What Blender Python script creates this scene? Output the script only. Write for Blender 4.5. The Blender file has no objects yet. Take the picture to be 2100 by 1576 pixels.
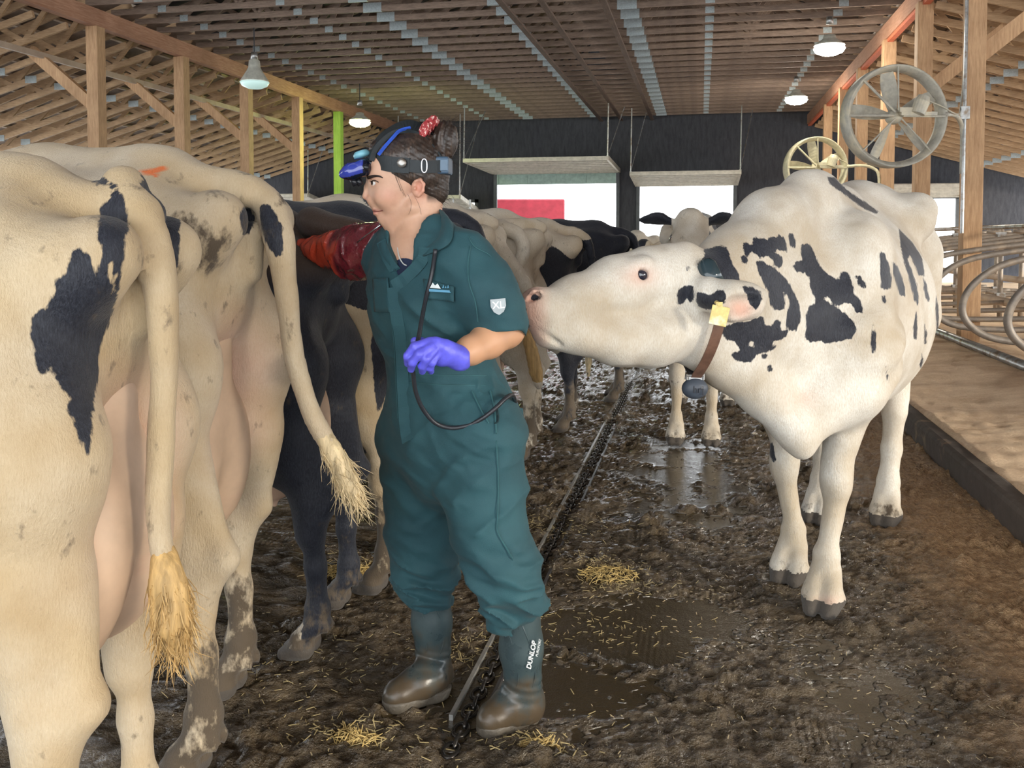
import bpy, math, random
import numpy as np
from mathutils import Vector, Matrix

SC = bpy.context.scene
COL = SC.collection
PI = math.pi
random.seed(7)

# ------------------------------------------------------------------ camera
F = 1840.0            # focal length in pixels of a 2100 x 1576 frame
CX, CY = 1050.0, 570.0
PITCH = math.radians(2.5)
YAW = math.radians(11.9)
CAMZ = 1.39
cam_data = bpy.data.cameras.new('camera')
cam = bpy.data.objects.new('camera', cam_data)
COL.objects.link(cam)
cam.location = (0, 0, CAMZ)
cam.rotation_euler = (PI / 2 - PITCH, 0, YAW)
cam_data.sensor_width = 36.0
cam_data.lens = F / 2100 * 36.0
cam_data.shift_y = -(788 - CY) / 2100
cam_data.clip_start = 0.05
cam_data.clip_end = 300
SC.camera = cam

# ------------------------------------------------------------------ sky, sun, exposure
SC.view_settings.view_transform = 'Standard'
SC.view_settings.look = 'None'
SC.view_settings.gamma = 1.0
SC.view_settings.use_curve_mapping = False
SC.view_settings.exposure = 0.42
world = bpy.data.worlds.new('sky')
SC.world = world
world.use_nodes = True
bg = world.node_tree.nodes['Background']
bg.inputs[0].default_value = (0.93, 0.97, 1.0, 1)
bg.inputs[1].default_value = 3.6
sun_d = bpy.data.lights.new('sun', 'SUN')
sun_d.energy = 2.2
sun_d.angle = math.radians(9)
sun_d.color = (1.0, 0.9, 0.74)
sun = bpy.data.objects.new('sun', sun_d)
COL.objects.link(sun)
sun.rotation_euler = Vector((-0.86, 0.42, -0.20)).to_track_quat('-Z', 'Y').to_euler()
SC.cycles.max_bounces = 7
SC.cycles.diffuse_bounces = 4
SC.cycles.use_denoising = True

# ------------------------------------------------------------------ frame helpers
def W(px, py, v):
    """Point at level forward distance v from the camera, in the level camera frame."""
    a = (px - CX) / F
    b = (CY - py) / F
    t = v / (math.cos(PITCH) + b * math.sin(PITCH))
    return np.array([a * t, v, CAMZ + t * (-math.sin(PITCH) + b * math.cos(PITCH))])

CT, ST = math.cos(YAW), math.sin(YAW)
def to_world(p):
    p = np.asarray(p, float)
    return np.stack([p[..., 0] * CT - p[..., 1] * ST, p[..., 0] * ST + p[..., 1] * CT, p[..., 2]], -1)

def WW(px, py, v):
    return to_world(W(px, py, v))

def project(P):
    """World points to photograph pixels and level depth."""
    u = P[:, 0] * CT + P[:, 1] * ST
    v = -P[:, 0] * ST + P[:, 1] * CT
    z = P[:, 2] - CAMZ
    zc = v * math.cos(PITCH) - z * math.sin(PITCH)
    yc = v * math.sin(PITCH) + z * math.cos(PITCH)
    return CX + F * u / zc, CY - F * yc / zc, v

# ------------------------------------------------------------------ scene helpers
def tag(o, label=None, cat=None, group=None, kind=None):
    if label: o['label'] = label
    if cat: o['category'] = cat
    if group: o['group'] = group
    if kind: o['kind'] = kind
    return o

def empty(name, loc=(0, 0, 0), rz=0.0):
    o = bpy.data.objects.new(name, None)
    COL.objects.link(o)
    o.location = loc
    o.rotation_euler = (0, 0, rz)
    o.empty_display_size = 0.1
    return o

class MB:
    """Collects simple solids into one mesh."""
    def __init__(s):
        s.v = []; s.f = []; s.n = 0
    def add(s, V, Fs):
        V = np.asarray(V, float)
        s.v.append(V)
        n = s.n
        s.f += [tuple(i + n for i in f) for f in Fs]
        s.n += len(V)
    def box(s, c, size, R=None, taper=None):
        c = np.asarray(c, float); h = np.asarray(size, float) / 2
        V = np.array([[x, y, z] for x in (-1, 1) for y in (-1, 1) for z in (-1, 1)], float) * h
        if R is not None: V = V @ np.asarray(R).T
        s.add(V + c, [(0, 1, 3, 2), (4, 6, 7, 5), (0, 4, 5, 1), (2, 3, 7, 6), (0, 2, 6, 4), (1, 5, 7, 3)])
    def bar(s, a, b, w, h, up=(0, 0, 1)):
        """Box beam from a to b, w across, h along up."""
        a = np.asarray(a, float); b = np.asarray(b, float)
        d = b - a; L = np.linalg.norm(d); d /= L
        up = np.asarray(up, float); sd = np.cross(d, up)
        if np.linalg.norm(sd) < 1e-6: sd = np.cross(d, (1, 0, 0))
        sd /= np.linalg.norm(sd); u2 = np.cross(sd, d)
        s.box((a + b) / 2, (L, w, h), np.stack([d, sd, u2], 1))
    def tube(s, pts, r, seg=10, caps=True):
        pts = np.asarray(pts, float); n = len(pts)
        rr = np.broadcast_to(np.asarray(r, float), (n,))
        T = np.gradient(pts, axis=0)
        T /= np.linalg.norm(T, axis=1)[:, None] + 1e-12
        nrm = np.cross(T[0], (0, 0, 1))
        if np.linalg.norm(nrm) < 1e-3: nrm = np.cross(T[0], (1, 0, 0))
        V = []
        for i in range(n):
            nrm = nrm - T[i] * nrm.dot(T[i]); nrm /= np.linalg.norm(nrm) + 1e-12
            bn = np.cross(T[i], nrm)
            for k in range(seg):
                a = 2 * PI * k / seg
                V.append(pts[i] + rr[i] * (math.cos(a) * nrm + math.sin(a) * bn))
        Fs = []
        for i in range(n - 1):
            for k in range(seg):
                k2 = (k + 1) % seg
                Fs.append((i * seg + k, i * seg + k2, (i + 1) * seg + k2, (i + 1) * seg + k))
        if caps:
            Fs.append(tuple(range(seg - 1, -1, -1)))
            Fs.append(tuple((n - 1) * seg + k for k in range(seg)))
        s.add(V, Fs)
    def lathe(s, prof, c=(0, 0, 0), R=None, seg=28):
        V = []
        for (r, z) in prof:
            for k in range(seg):
                a = 2 * PI * k / seg
                V.append((r * math.cos(a), r * math.sin(a), z))
        V = np.array(V)
        if R is not None: V = V @ np.asarray(R).T
        n = len(prof); Fs = []
        for i in range(n - 1):
            for k in range(seg):
                k2 = (k + 1) % seg
                Fs.append((i * seg + k, i * seg + k2, (i + 1) * seg + k2, (i + 1) * seg + k))
        s.add(V + np.asarray(c, float), Fs)
    def build(s, name, mat, parent=None, smooth=False, bevel=0.0):
        me = bpy.data.meshes.new(name)
        V = np.concatenate(s.v) if s.v else np.zeros((0, 3))
        me.from_pydata(V.tolist(), [], s.f)
        me.update()
        if mat is not None: me.materials.append(mat)
        if smooth: me.shade_smooth()
        o = bpy.data.objects.new(name, me)
        COL.objects.link(o)
        if parent is not None: o.parent = parent
        if bevel:
            m = o.modifiers.new('bevel', 'BEVEL'); m.width = bevel; m.segments = 2; m.limit_method = 'ANGLE'
        return o

def copy_tree(o, parent=None):
    c = o.copy(); COL.objects.link(c)
    c.parent = parent
    for ch in o.children: copy_tree(ch, c)
    return c

def bez(pts, n=8):
    """Catmull-Rom through points."""
    P = np.asarray(pts, float)
    P = np.concatenate([[2 * P[0] - P[1]], P, [2 * P[-1] - P[-2]]])
    out = []
    for i in range(1, len(P) - 2):
        for k in range(n):
            t = k / n
            out.append(0.5 * ((2 * P[i]) + (-P[i - 1] + P[i + 1]) * t + (2 * P[i - 1] - 5 * P[i] + 4 * P[i + 1] - P[i + 2]) * t * t
                              + (-P[i - 1] + 3 * P[i] - 3 * P[i + 1] + P[i + 2]) * t ** 3))
    out.append(P[-2])
    return np.array(out)

# ------------------------------------------------------------------ noise
def _h(ix, iy, iz, seed):
    h = (ix * 374761393 + iy * 668265263 + iz * 1274126177 + seed * 974711) & 0xffffffff
    h = ((h ^ (h >> 13)) * 1103515245) & 0xffffffff
    h = (h ^ (h >> 16)) & 0xffff
    return h / 32767.5 - 1.0

def noise3(P, scale=1.0, seed=0):
    """Smooth value noise in -1..1; scale is a number or one per axis."""
    Q = np.asarray(P, float) * np.asarray(scale, float) + 100.0
    I = np.floor(Q).astype(np.int64); f = Q - I
    f = f * f * (3 - 2 * f)
    r = 0
    for dx in (0, 1):
        wx = f[..., 0] if dx else 1 - f[..., 0]
        for dy in (0, 1):
            wy = f[..., 1] if dy else 1 - f[..., 1]
            for dz in (0, 1):
                wz = f[..., 2] if dz else 1 - f[..., 2]
                r = r + wx * wy * wz * _h(I[..., 0] + dx, I[..., 1] + dy, I[..., 2] + dz, seed)
    return r

def fbm(P, scale, seed=0, oct=3):
    r = 0; a = 1.0; t = 0; s = np.asarray(scale, float)
    for i in range(oct):
        r = r + a * noise3(P, s, seed + i * 17); t += a; a *= 0.5; s = s * 2.03
    return r / t

# ------------------------------------------------------------------ solid modelling: smooth unions on a rectilinear grid
def axis(lo, hi, step, fine=None):
    """Grid coordinates; fine is a list of (lo, hi, step) zones."""
    out = [lo]
    x = lo
    while x < hi:
        st = step
        for (a, b, s) in (fine or []):
            if a - 1e-9 <= x < b: st = min(st, s)
        x += st
        out.append(x)
    return np.array(out)

class Solid:
    def __init__(s, xs, ys, zs):
        s.x, s.y, s.z = [np.asarray(a, np.float32) for a in (xs, ys, zs)]
        s.D = np.full((len(xs), len(ys), len(zs)), 1.0, np.float32)
    def _win(s, lo, hi):
        sl = []
        for a, l, h in zip((s.x, s.y, s.z), lo, hi):
            i0 = max(0, int(np.searchsorted(a, l)) - 1); i1 = min(len(a), int(np.searchsorted(a, h)) + 1)
            if i1 <= i0: return None, None
            sl.append(slice(i0, i1))
        X = s.x[sl[0]][:, None, None]; Y = s.y[sl[1]][None, :, None]; Z = s.z[sl[2]][None, None, :]
        return tuple(sl), (X, Y, Z)
    def _mix(s, sl, d, k, sub):
        A = s.D[sl]
        if sub:
            h = np.clip(0.5 - 0.5 * (A + d) / k, 0, 1)
            s.D[sl] = A + (-d - A) * h + k * h * (1 - h)
        else:
            h = np.clip(0.5 + 0.5 * (A - d) / k, 0, 1)
            s.D[sl] = A + (d - A) * h - k * h * (1 - h)
    def cone(s, a, b, ra, rb=None, k=0.03, flat=None, sub=False):
        rb = ra if rb is None else rb
        a = np.asarray(a, float); b = np.asarray(b, float)
        m = max(ra, rb) + k * 1.3 + 0.01
        sl, G = s._win(np.minimum(a, b) - m, np.maximum(a, b) + m)
        if sl is None: return
        P = [G[i] - a[i] for i in range(3)]
        ab = b - a
        L2 = max(float(ab @ ab), 1e-9)
        if flat is not None:
            fd, fs = np.asarray(flat[0], float), flat[1]; fd = fd / np.linalg.norm(fd)
            q = (P[0] * fd[0] + P[1] * fd[1] + P[2] * fd[2]) * (1.0 / fs - 1)
            P = [P[i] + q * fd[i] for i in range(3)]
            ab = ab + fd * (ab @ fd) * (1.0 / fs - 1); L2 = max(float(ab @ ab), 1e-9)
        t = np.clip((P[0] * ab[0] + P[1] * ab[1] + P[2] * ab[2]) / L2, 0, 1)
        d = np.sqrt((P[0] - t * ab[0]) ** 2 + (P[1] - t * ab[1]) ** 2 + (P[2] - t * ab[2]) ** 2) - (ra + (rb - ra) * t)
        if flat is not None: d = d * (0.5 + 0.5 * flat[1])
        s._mix(sl, d.astype(np.float32), k, sub)
    def chain(s, pts, rad, k=0.03, flat=None, sub=False):
        for i in range(len(pts) - 1):
            s.cone(pts[i], pts[i + 1], rad[i], rad[i + 1], k, flat, sub)
    def ell(s, c, r, k=0.03, R=None, sub=False):
        c = np.asarray(c, float); r = np.asarray(r, float) * np.ones(3)
        ext = r if R is None else np.abs(np.asarray(R)) @ r
        m = k * 1.3 + 0.01
        sl, G = s._win(c - ext - m, c + ext + m)
        if sl is None: return
        P = [G[i] - c[i] for i in range(3)]
        if R is not None:
            R = np.asarray(R)
            P = [P[0] * R[0, j] + P[1] * R[1, j] + P[2] * R[2, j] for j in range(3)]
        k0 = np.sqrt((P[0] / r[0]) ** 2 + (P[1] / r[1]) ** 2 + (P[2] / r[2]) ** 2)
        k1 = np.sqrt((P[0] / r[0] ** 2) ** 2 + (P[1] / r[1] ** 2) ** 2 + (P[2] / r[2] ** 2) ** 2)
        d = k0 * (k0 - 1) / np.maximum(k1, 1e-6)
        s._mix(sl, d.astype(np.float32), k, sub)
    def clip(s, n, o, k=0.004):
        """Keep the side where n . (p - o) < 0."""
        X = s.x[:, None, None]; Y = s.y[None, :, None]; Z = s.z[None, None, :]
        d = (X - o[0]) * n[0] + (Y - o[1]) * n[1] + (Z - o[2]) * n[2]
        h = np.clip(0.5 - 0.5 * (s.D - d) / k, 0, 1)
        s.D = (s.D + (d - s.D) * h + k * h * (1 - h)).astype(np.float32)
    def points(s):
        return np.stack(np.meshgrid(s.x, s.y, s.z, indexing='ij'), -1)
    def near(s, w=0.05):
        m = np.abs(s.D) < w
        idx = np.nonzero(m)
        return m, np.stack([s.x[idx[0]], s.y[idx[1]], s.z[idx[2]]], -1)
    def displace(s, fn, w=0.05):
        m, P = s.near(w)
        s.D[m] += fn(P).astype(np.float32)
    def net(s, smooth=2):
        D = s.D; S = D < 0
        S[0] = S[-1] = False; S[:, 0] = S[:, -1] = False; S[:, :, 0] = S[:, :, -1] = False
        nx, ny, nz = D.shape
        c = np.zeros((nx - 1, ny - 1, nz - 1), np.int8)
        for dx in (0, 1):
            for dy in (0, 1):
                for dz in (0, 1):
                    c += S[dx:nx - 1 + dx, dy:ny - 1 + dy, dz:nz - 1 + dz]
        act = (c > 0) & (c < 8)
        I = np.nonzero(act)
        ids = -np.ones(act.shape, np.int64)
        ids[I] = np.arange(len(I[0]))
        i, j, k = I
        acc = np.zeros((len(i), 3)); cnt = np.zeros(len(i))
        for ax in range(3):
            for o1 in (0, 1):
                for o2 in (0, 1):
                    a = [i, j, k]; oth = [q for q in range(3) if q != ax]
                    a = [a[0].copy(), a[1].copy(), a[2].copy()]
                    a[oth[0]] = a[oth[0]] + o1; a[oth[1]] = a[oth[1]] + o2
                    b = [q.copy() for q in a]; b[ax] = b[ax] + 1
                    s0 = S[tuple(a)]; s1 = S[tuple(b)]
                    m = s0 != s1
                    d0 = D[tuple(a)]; d1 = D[tuple(b)]
                    den = d0 - d1
                    t = np.clip(np.where(np.abs(den) > 1e-9, d0 / np.where(np.abs(den) > 1e-9, den, 1), 0.5), 0, 1)
                    p0 = np.stack([s.x[a[0]], s.y[a[1]], s.z[a[2]]], -1); p1 = np.stack([s.x[b[0]], s.y[b[1]], s.z[b[2]]], -1)
                    acc[m] += (p0 + (p1 - p0) * t[:, None])[m]
                    cnt[m] += 1
        V = acc / np.maximum(cnt, 1)[:, None]
        quads = []
        for ax in range(3):
            sa = [slice(1, -1)] * 3; sb = [slice(1, -1)] * 3
            sa[ax] = slice(0, -1); sb[ax] = slice(1, None)
            m = S[tuple(sa)] != S[tuple(sb)]
            q = list(np.nonzero(m))
            inside = S[tuple(sa)][tuple(q)]
            for t_ in range(3):
                if t_ != ax: q[t_] = q[t_] + 1
            o = [t_ for t_ in range(3) if t_ != ax]
            def at(d1, d2):
                w = [q[0].copy(), q[1].copy(), q[2].copy()]
                w[o[0]] = w[o[0]] - d1; w[o[1]] = w[o[1]] - d2
                return ids[tuple(w)]
            A = np.stack([at(1, 1), at(0, 1), at(0, 0), at(1, 0)], -1)
            flip = inside if ax != 1 else ~inside
            A[~flip] = A[~flip][:, ::-1]
            quads.append(A)
        Q = np.concatenate(quads)
        Q = Q[(Q >= 0).all(1)]
        if smooth:
            e = np.concatenate([Q[:, [0, 1]], Q[:, [1, 2]], Q[:, [2, 3]], Q[:, [3, 0]]])
            e = np.concatenate([e, e[:, ::-1]])
            n = np.bincount(e[:, 0], minlength=len(V)).astype(float)
            for it in range(smooth):
                for lam in (0.5, -0.45):
                    M = np.stack([np.bincount(e[:, 0], weights=V[e[:, 1], q], minlength=len(V)) for q in range(3)], -1) / np.maximum(n, 1)[:, None]
                    V = V + lam * (M - V)
        return V, Q

def mesh_obj(name, V, Q, mat, parent=None, attrs=None):
    me = bpy.data.meshes.new(name)
    me.vertices.add(len(V)); me.vertices.foreach_set('co', np.asarray(V, np.float32).ravel())
    n = Q.shape[1]
    me.loops.add(Q.size); me.loops.foreach_set('vertex_index', Q.ravel().astype(np.int32))
    me.polygons.add(len(Q)); me.polygons.foreach_set('loop_start', np.arange(0, Q.size, n, dtype=np.int32))
    me.update(calc_edges=True); me.validate()
    for k, a in (attrs or {}).items():
        at = me.attributes.new(k, 'FLOAT', 'POINT'); at.data.foreach_set('value', np.asarray(a, np.float32))
    me.shade_smooth()
    if mat is not None: me.materials.append(mat)
    o = bpy.data.objects.new(name, me); COL.objects.link(o)
    if parent is not None: o.parent = parent
    return o

def vnormals(V, Q):
    n = np.cross(V[Q[:, 2]] - V[Q[:, 0]], V[Q[:, 3]] - V[Q[:, 1]])
    N = np.zeros_like(V)
    for q in range(4):
        for a in range(3): N[:, a] += np.bincount(Q[:, q], weights=n[:, a], minlength=len(V))
    return N / (np.linalg.norm(N, axis=1)[:, None] + 1e-12)

def poly_sd(px, py, poly):
    """Signed distance (pixels, + inside) to a polygon."""
    P = np.asarray(poly, float); n = len(P)
    best = np.full(px.shape, 1e9); ins = np.zeros(px.shape, bool)
    for i in range(n):
        a = P[i]; b = P[(i + 1) % n]; ab = b - a
        t = np.clip(((px - a[0]) * ab[0] + (py - a[1]) * ab[1]) / max(ab @ ab, 1e-9), 0, 1)
        d = np.hypot(px - a[0] - t * ab[0], py - a[1] - t * ab[1])
        best = np.minimum(best, d)
        if a[1] != b[1]:
            c = ((a[1] > py) != (b[1] > py)) & (px < (b[0] - a[0]) * (py - a[1]) / (b[1] - a[1]) + a[0])
            ins ^= c
    return np.where(ins, best, -best)

# ------------------------------------------------------------------ materials
class NT:
    def __init__(s, name):
        s.m = bpy.data.materials.new(name); s.m.use_nodes = True
        s.t = s.m.node_tree; s.b = s.t.nodes['Principled BSDF']
    def n(s, typ, ins=None, **kw):
        nd = s.t.nodes.new(typ)
        for k, v in kw.items(): setattr(nd, k, v)
        for k, v in (ins or {}).items():
            if isinstance(v, bpy.types.NodeSocket): s.t.links.new(v, nd.inputs[k])
            else: nd.inputs[k].default_value = v
        return nd
    def coord(s, scale=(1, 1, 1), kind='Object'):
        tc = s.n('ShaderNodeTexCoord')
        mp = s.n('ShaderNodeMapping', {'Vector': tc.outputs[kind], 'Scale': scale})
        return mp.outputs[0]
    def noise(s, scale=5, detail=4, vec=None, rough=0.6):
        nd = s.n('ShaderNodeTexNoise', {'Scale': scale, 'Detail': detail, 'Roughness': rough})
        if vec is not None: s.t.links.new(vec, nd.inputs['Vector'])
        return nd.outputs['Fac']
    def ramp(s, fac, stops):
        nd = s.n('ShaderNodeValToRGB', {'Fac': fac})
        e = nd.color_ramp.elements
        while len(e) < len(stops): e.new(0.5)
        for i, (p, c) in enumerate(stops):
            e[i].position = p; e[i].color = (*c, 1) if len(c) == 3 else c
        return nd.outputs['Color']
    def mix(s, fac, a, b, mode='MIX'):
        nd = s.n('ShaderNodeMix', data_type='RGBA', blend_type=mode)
        for key, v in (('Factor', fac), ('A', a), ('B', b)):
            sock = [q for q in nd.inputs if q.name == key and (q.type == ('VALUE' if key == 'Factor' else 'RGBA'))][0]
            if isinstance(v, bpy.types.NodeSocket): s.t.links.new(v, sock)
            else: sock.default_value = v if key == 'Factor' else (*v, 1)
        return [q for q in nd.outputs if q.type == 'RGBA'][0]
    def math(s, op, a, b=0.0, c=0.0, clamp=False):
        nd = s.n('ShaderNodeMath', operation=op, use_clamp=clamp)
        for i, v in enumerate((a, b, c)):
            if isinstance(v, bpy.types.NodeSocket): s.t.links.new(v, nd.inputs[i])
            else: nd.inputs[i].default_value = v
        return nd.outputs[0]
    def attr(s, name):
        return s.n('ShaderNodeAttribute', attribute_name=name).outputs['Fac']
    def set(s, **kw):
        for k, v in kw.items():
            k = {'col': 'Base Color', 'rough': 'Roughness', 'metal': 'Metallic', 'spec': 'Specular IOR Level', 'coat': 'Coat Weight',
                 'sss': 'Subsurface Weight', 'trans': 'Transmission Weight', 'emit': 'Emission Color', 'estr': 'Emission Strength',
                 'sheen': 'Sheen Weight', 'alpha': 'Alpha'}[k]
            if isinstance(v, bpy.types.NodeSocket): s.t.links.new(v, s.b.inputs[k])
            elif isinstance(v, tuple): s.b.inputs[k].default_value = (*v, 1)
            else: s.b.inputs[k].default_value = v
        return s
    def bump(s, h, strength=0.3, dist=0.01):
        nd = s.n('ShaderNodeBump', {'Height': h, 'Strength': strength, 'Distance': dist})
        s.t.links.new(nd.outputs[0], s.b.inputs['Normal'])
        return s

def simple(name, col, rough=0.5, metal=0.0, var=0.12, scale=20.0, bump=0.1, stretch=(1, 1, 1), dirt=None):
    t = NT(name)
    c = t.coord(stretch)
    n = t.noise(scale, 5, c)
    lo = tuple(max(0, x * (1 - var * 2)) for x in col); hi = tuple(min(1, x * (1 + var)) for x in col)
    cc = t.ramp(n, [(0.3, lo), (0.7, hi)])
    if dirt:
        n2 = t.noise(scale * 0.3, 6, c)
        f = t.ramp(n2, [(dirt[1], (0, 0, 0)), (dirt[1] + 0.15, (1, 1, 1))])
        cc = t.mix(f, cc, dirt[0])
    t.set(col=cc, rough=rough, metal=metal)
    if bump: t.bump(n, bump, 0.01)
    return t.m
# ------------------------------------------------------------------ materials of the barn
def wood_mat(name, a, b, stretch):
    t = NT(name)
    c = t.coord(stretch)
    n = t.noise(6, 6, c, 0.7); n2 = t.noise(1.3, 3, t.coord((1, 1, 1)))
    cc = t.ramp(n, [(0.28, a), (0.72, b)])
    cc = t.mix(t.ramp(n2, [(0.4, (0, 0, 0)), (0.75, (0.55, 0.55, 0.55))]), cc, tuple(x * 0.6 for x in a))
    t.set(col=cc, rough=0.75).bump(n, 0.25, 0.01)
    return t.m
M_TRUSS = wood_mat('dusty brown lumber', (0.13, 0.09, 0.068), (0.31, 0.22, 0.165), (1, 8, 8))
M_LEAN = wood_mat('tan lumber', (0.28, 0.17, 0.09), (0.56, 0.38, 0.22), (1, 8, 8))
M_POST = wood_mat('tan post lumber', (0.36, 0.2, 0.1), (0.66, 0.43, 0.24), (9, 9, 0.8))
M_BEAM = wood_mat('red brown beam', (0.30, 0.13, 0.07), (0.52, 0.30, 0.2), (9, 0.7, 9))
M_PURLIN = simple('pale purlin lumber', (0.42, 0.33, 0.25), 0.8, scale=3)
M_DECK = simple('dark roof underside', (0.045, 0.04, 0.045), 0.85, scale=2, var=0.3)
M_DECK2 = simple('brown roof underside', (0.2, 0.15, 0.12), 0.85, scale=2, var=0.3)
M_PLATE = simple('galvanised truss plate', (0.40, 0.45, 0.46), 0.45, 0.5, scale=60)
M_RED = simple('red painted edge', (0.55, 0.13, 0.06), 0.6)
def wall_mat():
    t = NT('dark stained wall')
    c = t.coord((3, 3, 0.6)); n = t.noise(4, 6, c, 0.75); n2 = t.noise(60, 2, t.coord((1, 1, 0.4)))
    cc = t.ramp(n, [(0.3, (0.024, 0.026, 0.034)), (0.7, (0.065, 0.066, 0.076))])
    cc = t.mix(t.ramp(n2, [(0.66, (0, 0, 0)), (0.75, (0.25, 0.25, 0.25))]), cc, (0.3, 0.3, 0.3))
    t.set(col=cc, rough=0.8).bump(n, 0.3)
    return t.m
M_WALL = wall_mat()
M_PANEL = simple('ribbed steel panel', (0.56, 0.52, 0.44), 0.5, 0.3, scale=9)
M_PANELG = simple('green tinted panel', (0.35, 0.48, 0.43), 0.5, 0.1, scale=9)
M_GALV = simple('galvanised pipe', (0.42, 0.43, 0.43), 0.38, 0.75, scale=30, dirt=((0.24, 0.19, 0.14), 0.5))
M_DPIPE = simple('dusty steel pipe', (0.30, 0.26, 0.22), 0.5, 0.35, scale=18, dirt=((0.42, 0.34, 0.26), 0.52))
M_FAN = simple('dusty fan metal', (0.42, 0.40, 0.34), 0.6, 0.2, scale=14, dirt=((0.55, 0.5, 0.38), 0.5))
M_FANY = simple('cream dusty fan metal', (0.62, 0.57, 0.38), 0.6, 0.2, scale=14)
M_CABLE = simple('black rubber cable', (0.025, 0.028, 0.035), 0.35, scale=80)

YB = 27.0       # back wall
XL, XR = -9.2, 3.0
ZC = 4.93       # underside of the trusses
XM = -3.1

def struct(o, label, kind='structure'):
    o['kind'] = kind; o['label'] = label
    return o

# ---- roof decks with purlins
def deck(name, xa, za, xb, zb, label, mat, n):
    root = empty(name, ((xa + xb) / 2, 12, (za + zb) / 2)); o0 = np.array(root.location)
    m = MB(); m.bar(np.array([xa, 9, za]) - o0, np.array([xb, 9, zb]) - o0, 36.4, 0.04)
    m.build('roof_sheet', mat, root)
    p = MB(); d = np.array([xb - xa, 0, zb - za]); L = np.linalg.norm(d); d /= L
    for i in range(n):
        c = np.array([xa, 12, za]) + d * L * (i + 0.5) / n - np.array([0, 0, 0.05])
        p.bar(c - o0 + np.array([0, -20.8, 0]), c - o0 + np.array([0, 15.4, 0]), 0.09, 0.045)
    q = p.build('purlin_set', M_PURLIN if za * 2 < 9.9 or zb < 4 else M_TRUSS, root); q['kind'] = 'stuff'
    struct(root, label)
    return root
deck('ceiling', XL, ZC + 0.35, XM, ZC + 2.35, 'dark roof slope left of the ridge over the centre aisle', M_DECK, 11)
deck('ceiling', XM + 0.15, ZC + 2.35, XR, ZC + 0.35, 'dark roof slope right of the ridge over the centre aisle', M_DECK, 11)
deck('ceiling', XL - 7.2, ZC - 1.86, XL, ZC + 0.51, 'brown lean-to roof slope over the left side', M_DECK2, 15)
deck('ceiling', XR, ZC + 0.51, XR + 6.7, ZC - 1.7, 'brown lean-to roof slope over the right side', M_DECK2, 14)

# ---- trusses over the aisle
def truss():
    root = empty('roof_truss', (0, 0, 0))
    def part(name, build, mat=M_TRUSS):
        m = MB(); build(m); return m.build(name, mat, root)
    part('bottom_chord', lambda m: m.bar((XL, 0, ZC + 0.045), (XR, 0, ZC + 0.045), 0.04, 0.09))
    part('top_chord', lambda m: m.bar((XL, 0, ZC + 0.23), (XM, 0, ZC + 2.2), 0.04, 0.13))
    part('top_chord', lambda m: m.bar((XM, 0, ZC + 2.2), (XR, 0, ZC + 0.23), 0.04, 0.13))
    bx = [XM - 3.9, XM - 1.95, XM + 1.95, XM + 3.9]
    def top(x): return ZC + 2.2 - abs(x - XM) * 1.97 / 6.1
    web = [(XM, ZC + 2.1, bx[1], ZC + 0.1), (XM, ZC + 2.1, bx[2], ZC + 0.1)]
    for s in (-1, 1):
        web += [(XM + s * 1.95, ZC + 0.1, XM + s * 2.7, top(XM + 2.7)), (XM + s * 2.7, top(XM + 2.7), XM + s * 3.9, ZC + 0.1),
                (XM + s * 3.9, ZC + 0.1, XM + s * 4.4, top(XM + 4.4)), (XM + s * 3.2, ZC + 0.1, XM + s * 2.7, top(XM + 2.7)),
                (XM + s * 5.2, ZC + 0.1, XM + s * 4.4, top(XM + 4.4))]
    for (x0, z0, x1, z1) in web:
        part('web', lambda m: m.bar((x0, 0, z0), (x1, 0, z1), 0.04, 0.09, (0, 1, 0.0)) if False else m.bar((x0, 0, z0), (x1, 0, z1), 0.036, 0.09))
    for i, x in enumerate([XM - 3.2, XM - 1.95, XM, XM + 1.95, XM + 3.2, XM + 5.2, XM - 5.2]):
        w, h = ((0.3, 0.15) if i in (1, 3) else (0.22, 0.13) if i == 2 else (0.14, 0.1))
        part('joint_plate', lambda m: m.box((x, -0.022, ZC + 0.06), (w, 0.006, h)), M_PLATE)
        part('joint_plate', lambda m: m.box((x, 0, ZC - 0.002), (w, 0.05, 0.004)), M_PLATE) if i in (1, 2, 3) else None
    return root
t0 = truss()
NTR = 24
for i in range(NTR):
    t = t0 if i == 0 else copy_tree(t0)
    t.location = (0, 12.2 + 0.61 * i, 0)
    tag(t, 'dusty brown wooden roof truss spanning the centre aisle, one of a repeated row', 'roof truss', 'roof trusses over the centre aisle')

def lean_truss(side):
    root = empty('lean_to_truss')
    x0 = XL if side < 0 else XR
    L = 7.0 if side < 0 else 6.5
    def P(t, dz): return (x0 + side * t, 0, ZC + 0.3 - t / 3.0 + dz)
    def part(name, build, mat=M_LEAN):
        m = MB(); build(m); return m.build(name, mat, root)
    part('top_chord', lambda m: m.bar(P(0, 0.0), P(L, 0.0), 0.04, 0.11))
    part('bottom_chord', lambda m: m.bar(P(0.1, -0.62), P(L, -0.25), 0.045, 0.1))
    n = 5
    for i in range(n):
        ta = 0.15 + i * L / n; tb = ta + L / n * 0.5; tc = ta + L / n * 0.97
        zb = lambda t: -0.62 + 0.37 * t / L
        part('web', lambda m: m.bar(P(ta, 0), P(tb, zb(tb)), 0.036, 0.08))
        part('web', lambda m: m.bar(P(tb, zb(tb)), P(tc, 0), 0.036, 0.08))
    for t_ in (1.9, 4.4):
        part('joint_plate', lambda m: m.box(np.array(P(t_, -0.62 + 0.37 * t_ / L)) + np.array([0, -0.026, 0]), (0.22, 0.006, 0.12)), M_PLATE)
    return root
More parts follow.
